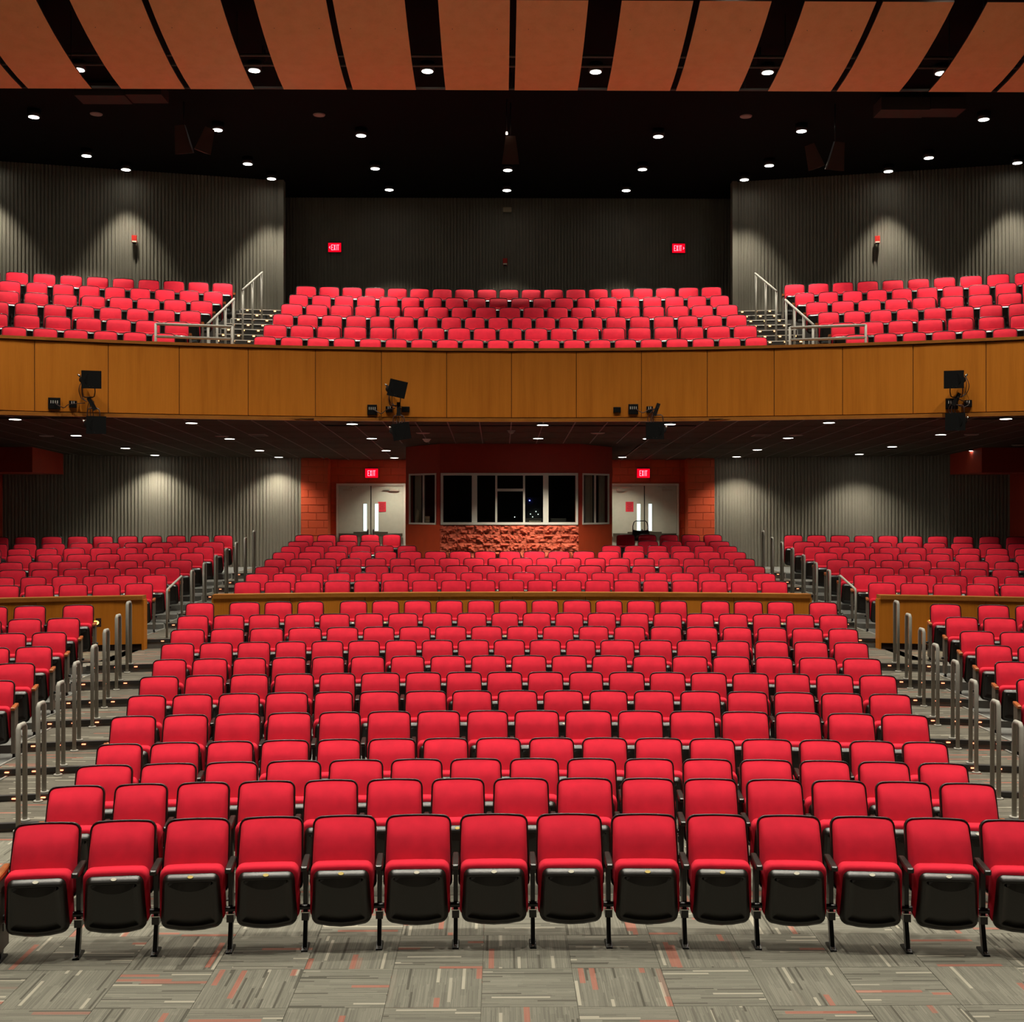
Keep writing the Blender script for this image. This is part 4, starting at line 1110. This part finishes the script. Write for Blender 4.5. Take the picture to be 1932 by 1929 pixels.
# ------------------------------------------------------------------ wall devices
def alarm(x, y, z, rz, label):
    t = thing('fire_alarm_strobe', label, 'fire alarm', (x, y, z), (0, 0, rz), 'fire alarm strobes')
    m = MB(); m.rings([[(q*(.062-i), yy, s_*(.09-i)) for q, s_ in ((-1, -1), (1, -1), (1, 1), (-1, 1))] for i, yy in ((0, 0), (0, -.05), (.008, -.06))], 0, False); part('casing', m, [ALARM], t)
    m = MB(); m.box(-.05, .05, -.075, -.055, -.085, -.05); part('strobe_lens', m, [IVORY], t)
    m = MB(); m.box(-.04, .04, -.05, 0, -.115, -.09); part('back_box', m, [BLKM], t)
ang = math.atan2(2.6, 10.46)
alarm(-9.26, 28.68, 9.80, ang, 'red fire alarm strobe on the left balcony wall'); alarm(9.18, 28.68, 9.83, -ang, 'red fire alarm strobe on the right balcony wall')
alarm(-.08, 31.16, 9.78, 0, 'small red fire alarm strobe low on the central balcony wall')
t = thing('wall_box', 'small beige box high on the central balcony wall', 'box', (-.02, 31.16, 11.18))
m = MB(); m.box(-.11, .11, -.07, 0, -.06, .06); part('casing', m, [BEIGE], t); m = MB(); m.box(-.09, .09, -.075, -.07, -.04, .04); part('cover', m, [BEIGE], t)

# ------------------------------------------------------------------ stage lights and sockets on the balcony front
def fy(x): return arcY(x, FY, FR)-.016
def fang(x): return -math.asin(x/FR)
def stage_light(x, z, roll, side, up, label, yaw=0.0):
    """theatre luminaire with square colour frame, hung in a yoke in front of the fascia"""
    y = fy(x)-.45
    t = thing('stage_light', label, 'stage light', (x, y, z), (0, 0, fang(x)+yaw), 'stage lights on the balcony front')
    R_ = Matrix.Rotation(roll, 4, 'Y')
    m = MB(); m.box(-.165, .165, -.03, 0, -.155, .155, 0, R_); part('colour_frame', m, [MATTE], t)
    m = MB()
    for q in (-.03, .03): m.cyl(tuple(R_ @ Vector((q, -.034, -.125))), tuple(R_ @ Vector((q, -.03, -.125))), .008, .008, 8)
    part('rivets', m, [CHROME], t)
    m = MB(); m.cyl((0, 0, 0), (side*.10, .20, .01), .12, .10, 16); m.cyl((side*.10, .20, .01), (side*.17, .34, .03), .085, .06, 14); part('lamp_housing', m, [MATTE], t)
    m = MB(); m.cyl((side*.19, .05, .06), (side*.23, .07, .09), .022, .016, 8); part('focus_knob', m, [CHROME], t)
    m = MB(); s = 1 if up else -1; zc = -s*.30
    m.tube([(-.10+side*.05, .1, 0), (-.105+side*.05, .1, zc*.7), (-.09+side*.05, .1, zc*.95), (-.06+side*.05, .1, zc), (.06+side*.05, .1, zc), (.09+side*.05, .1, zc*.95), (.105+side*.05, .1, zc*.7), (.10+side*.05, .1, 0)], .010, 6); part('yoke', m, [CABLE], t)
    return t
def clamp(x, z, roll, label):
    t = thing('pipe_clamp', label, 'clamp', (x, fy(x)-.02, z), (0, 0, fang(x)), 'pipe clamps on the balcony front')
    m = MB(); m.box(-.035, .035, -.34, -.26, -.12, .12, 0, Matrix.Rotation(roll, 4, 'Y')); part('jaw', m, [BLKM], t)
    m = MB(); m.cyl((0, -.30, 0), (0, .005, 0), .024, .024, 8); part('stub_pipe', m, [BLKM], t)
    m = MB(); m.cyl((.03, -.35, .03), (.03, -.38, .03), .012, .012, 8); part('bolt', m, [CHROME], t)
def socket(x, z, w, h, label, marks):
    t = thing('socket_box', label, 'socket box', (x, fy(x), z), (0, 0, fang(x)), 'socket boxes on the balcony front')
    m = MB(); m.rings([[(q*(w/2-i), yy, s_*(h/2-i)) for q, s_ in ((-1, -1), (1, -1), (1, 1), (-1, 1))] for i, yy in ((0, .01), (0, -.05), (.006, -.056))], 0, False); part('plate', m, [MATTE], t)
    m = MB()
    for k in range(marks): 
        xx = (k-(marks-1)/2)*.036; m.box(xx-.006, xx+.006, -.060, -.056, .0, .05)
    if marks: part('socket_mark', m, [WHITE], t)
    if h > .15:
        m = MB()
        for q in (-.05, .05): m.cyl((q, -.056, h/2-.02), (q, -.06, h/2-.02), .006, .006, 6)
        part('screw', m, [CHROME], t)
def cable(pts, label, r=.008):
    t = tag(link('cable', None, None, pts[0]), label, 'cable', 'cables on the balcony front')
    P = [Vector(p) for p in pts]; out = []
    for i in range(len(P)-1):
        p0 = P[max(i-1, 0)]; p1 = P[i]; p2 = P[i+1]; p3 = P[min(i+2, len(P)-1)]
        for k in range(6):
            u = k/6; out.append(.5*((2*p1)+(p2-p0)*u+(2*p0-5*p1+4*p2-p3)*u*u+(3*p1-p0-3*p2+p3)*u**3))
    out.append(P[-1]); m = MB(); m.tube([tuple(q-P[0]) for q in out], r, 6); part('cord', m, [CABLE], t)
CL = [   # x along the balcony front and height, in metres
 dict(desc='far left', side=-1, top=(-7.351, 5.414, 0.0), bot=(-7.275, 4.621, 0.0), cl=(-7.47, 5.001, -0.5), box=(-8.08, 5.015, 0.2, 0.2, 4), small=(-7.787, 5.009, 0.13, 0.12, 2), extra=None),
 dict(desc='left of centre', side=-1, top=(-2.102, 5.36, 0.22), bot=(-2.03, 4.576, -0.17), cl=(-2.115, 5.002, 0), box=(-2.61, 5.004, 0.18, 0.19, 4), small=(-2.295, 5.016, 0.13, 0.11, 2), extra=(-1.988, 5.018, 0.145, 0.1)),
 dict(desc='right of centre', side=1, top=None, bot=(2.628, 4.587, 0.0), cl=(2.706, 4.988, 0.35), box=(2.285, 5.021, 0.18, 0.19, 4), small=(2.59, 5.014, 0.12, 0.12, 2), extra=(1.984, 5.013, 0.14, 0.1)),
 dict(desc='far right', side=1, top=(7.723, 5.42, 0.0), bot=(7.743, 4.68, 0.0), cl=(7.891, 5.082, 0.5), box=(7.847, 5.031, 0.21, 0.19, 4), small=(8.104, 5.028, 0.13, 0.12, 2), extra=None)]
for c in CL:
    d = c['desc']; s = c['side']
    for key, up, nm in (('top', True, 'above'), ('bot', False, 'below')):
        if c[key]:
            x, z, roll = c[key]
            stage_light(x, z, roll, s, up, 'black square-fronted stage light, %s balcony cluster, %s the clamp' % (d, nm))
    xc, zc, roll = c['cl']; clamp(xc, zc, roll, 'black pipe clamp of the %s stage light cluster' % d)
    x, zb_, w, h, mk = c['box']; socket(x, zb_, w, h, 'black square socket box of the %s balcony cluster' % d, mk); xb = x
    x, zs, w, h, mk = c['small']; socket(x, zs, w, h, 'small black socket box of the %s balcony cluster' % d, mk); xs = x
    if c['extra']:
        x, ze, w, h = c['extra']; socket(x, ze, w, h, 'plain black cover plate of the %s balcony cluster' % d, 0)
    cable([(xb+.04, fy(xb)-.07, zb_), (xb+(.14 if xb < xs else .1), fy(xb)-.09, zb_-.06), ((xb+xs)/2+.03, fy(xs)-.09, zb_-.07), (xs-.03, fy(xs)-.1, zs-.01), (xc-.05, fy(xc)-.25, zc+.02)], 'dark cable between the socket boxes of the %s cluster' % d)
    for k in range(3):
        dx = s*(-.02-.05*k)
        cable([(xc+dx*.5, fy(xc)-.25, zc+.02), (xc+dx-.05, fy(xc)-.2, zc-.12), (xc+dx-.04, fy(xc)-.22, zc-.24), (xc+dx+.03+.07*s, fy(xc)-.35, zc-.30)], '%s dark cable loop hanging from the %s clamp' % (ORD[k+1], d), .007)
    if c['top']:
        for k in range(2):
            cable([(xc+s*.02, fy(xc)-.25, zc+.04), (xc+s*(.10+.03*k), fy(xc)-.22, zc+.12), (xc+s*(.11+.05*k), fy(xc)-.25, zc+.26), (xc+s*.12, fy(xc)-.2, zc+.42)], '%s dark cable rising to the upper %s light' % (ORD[k+1], d), .007)
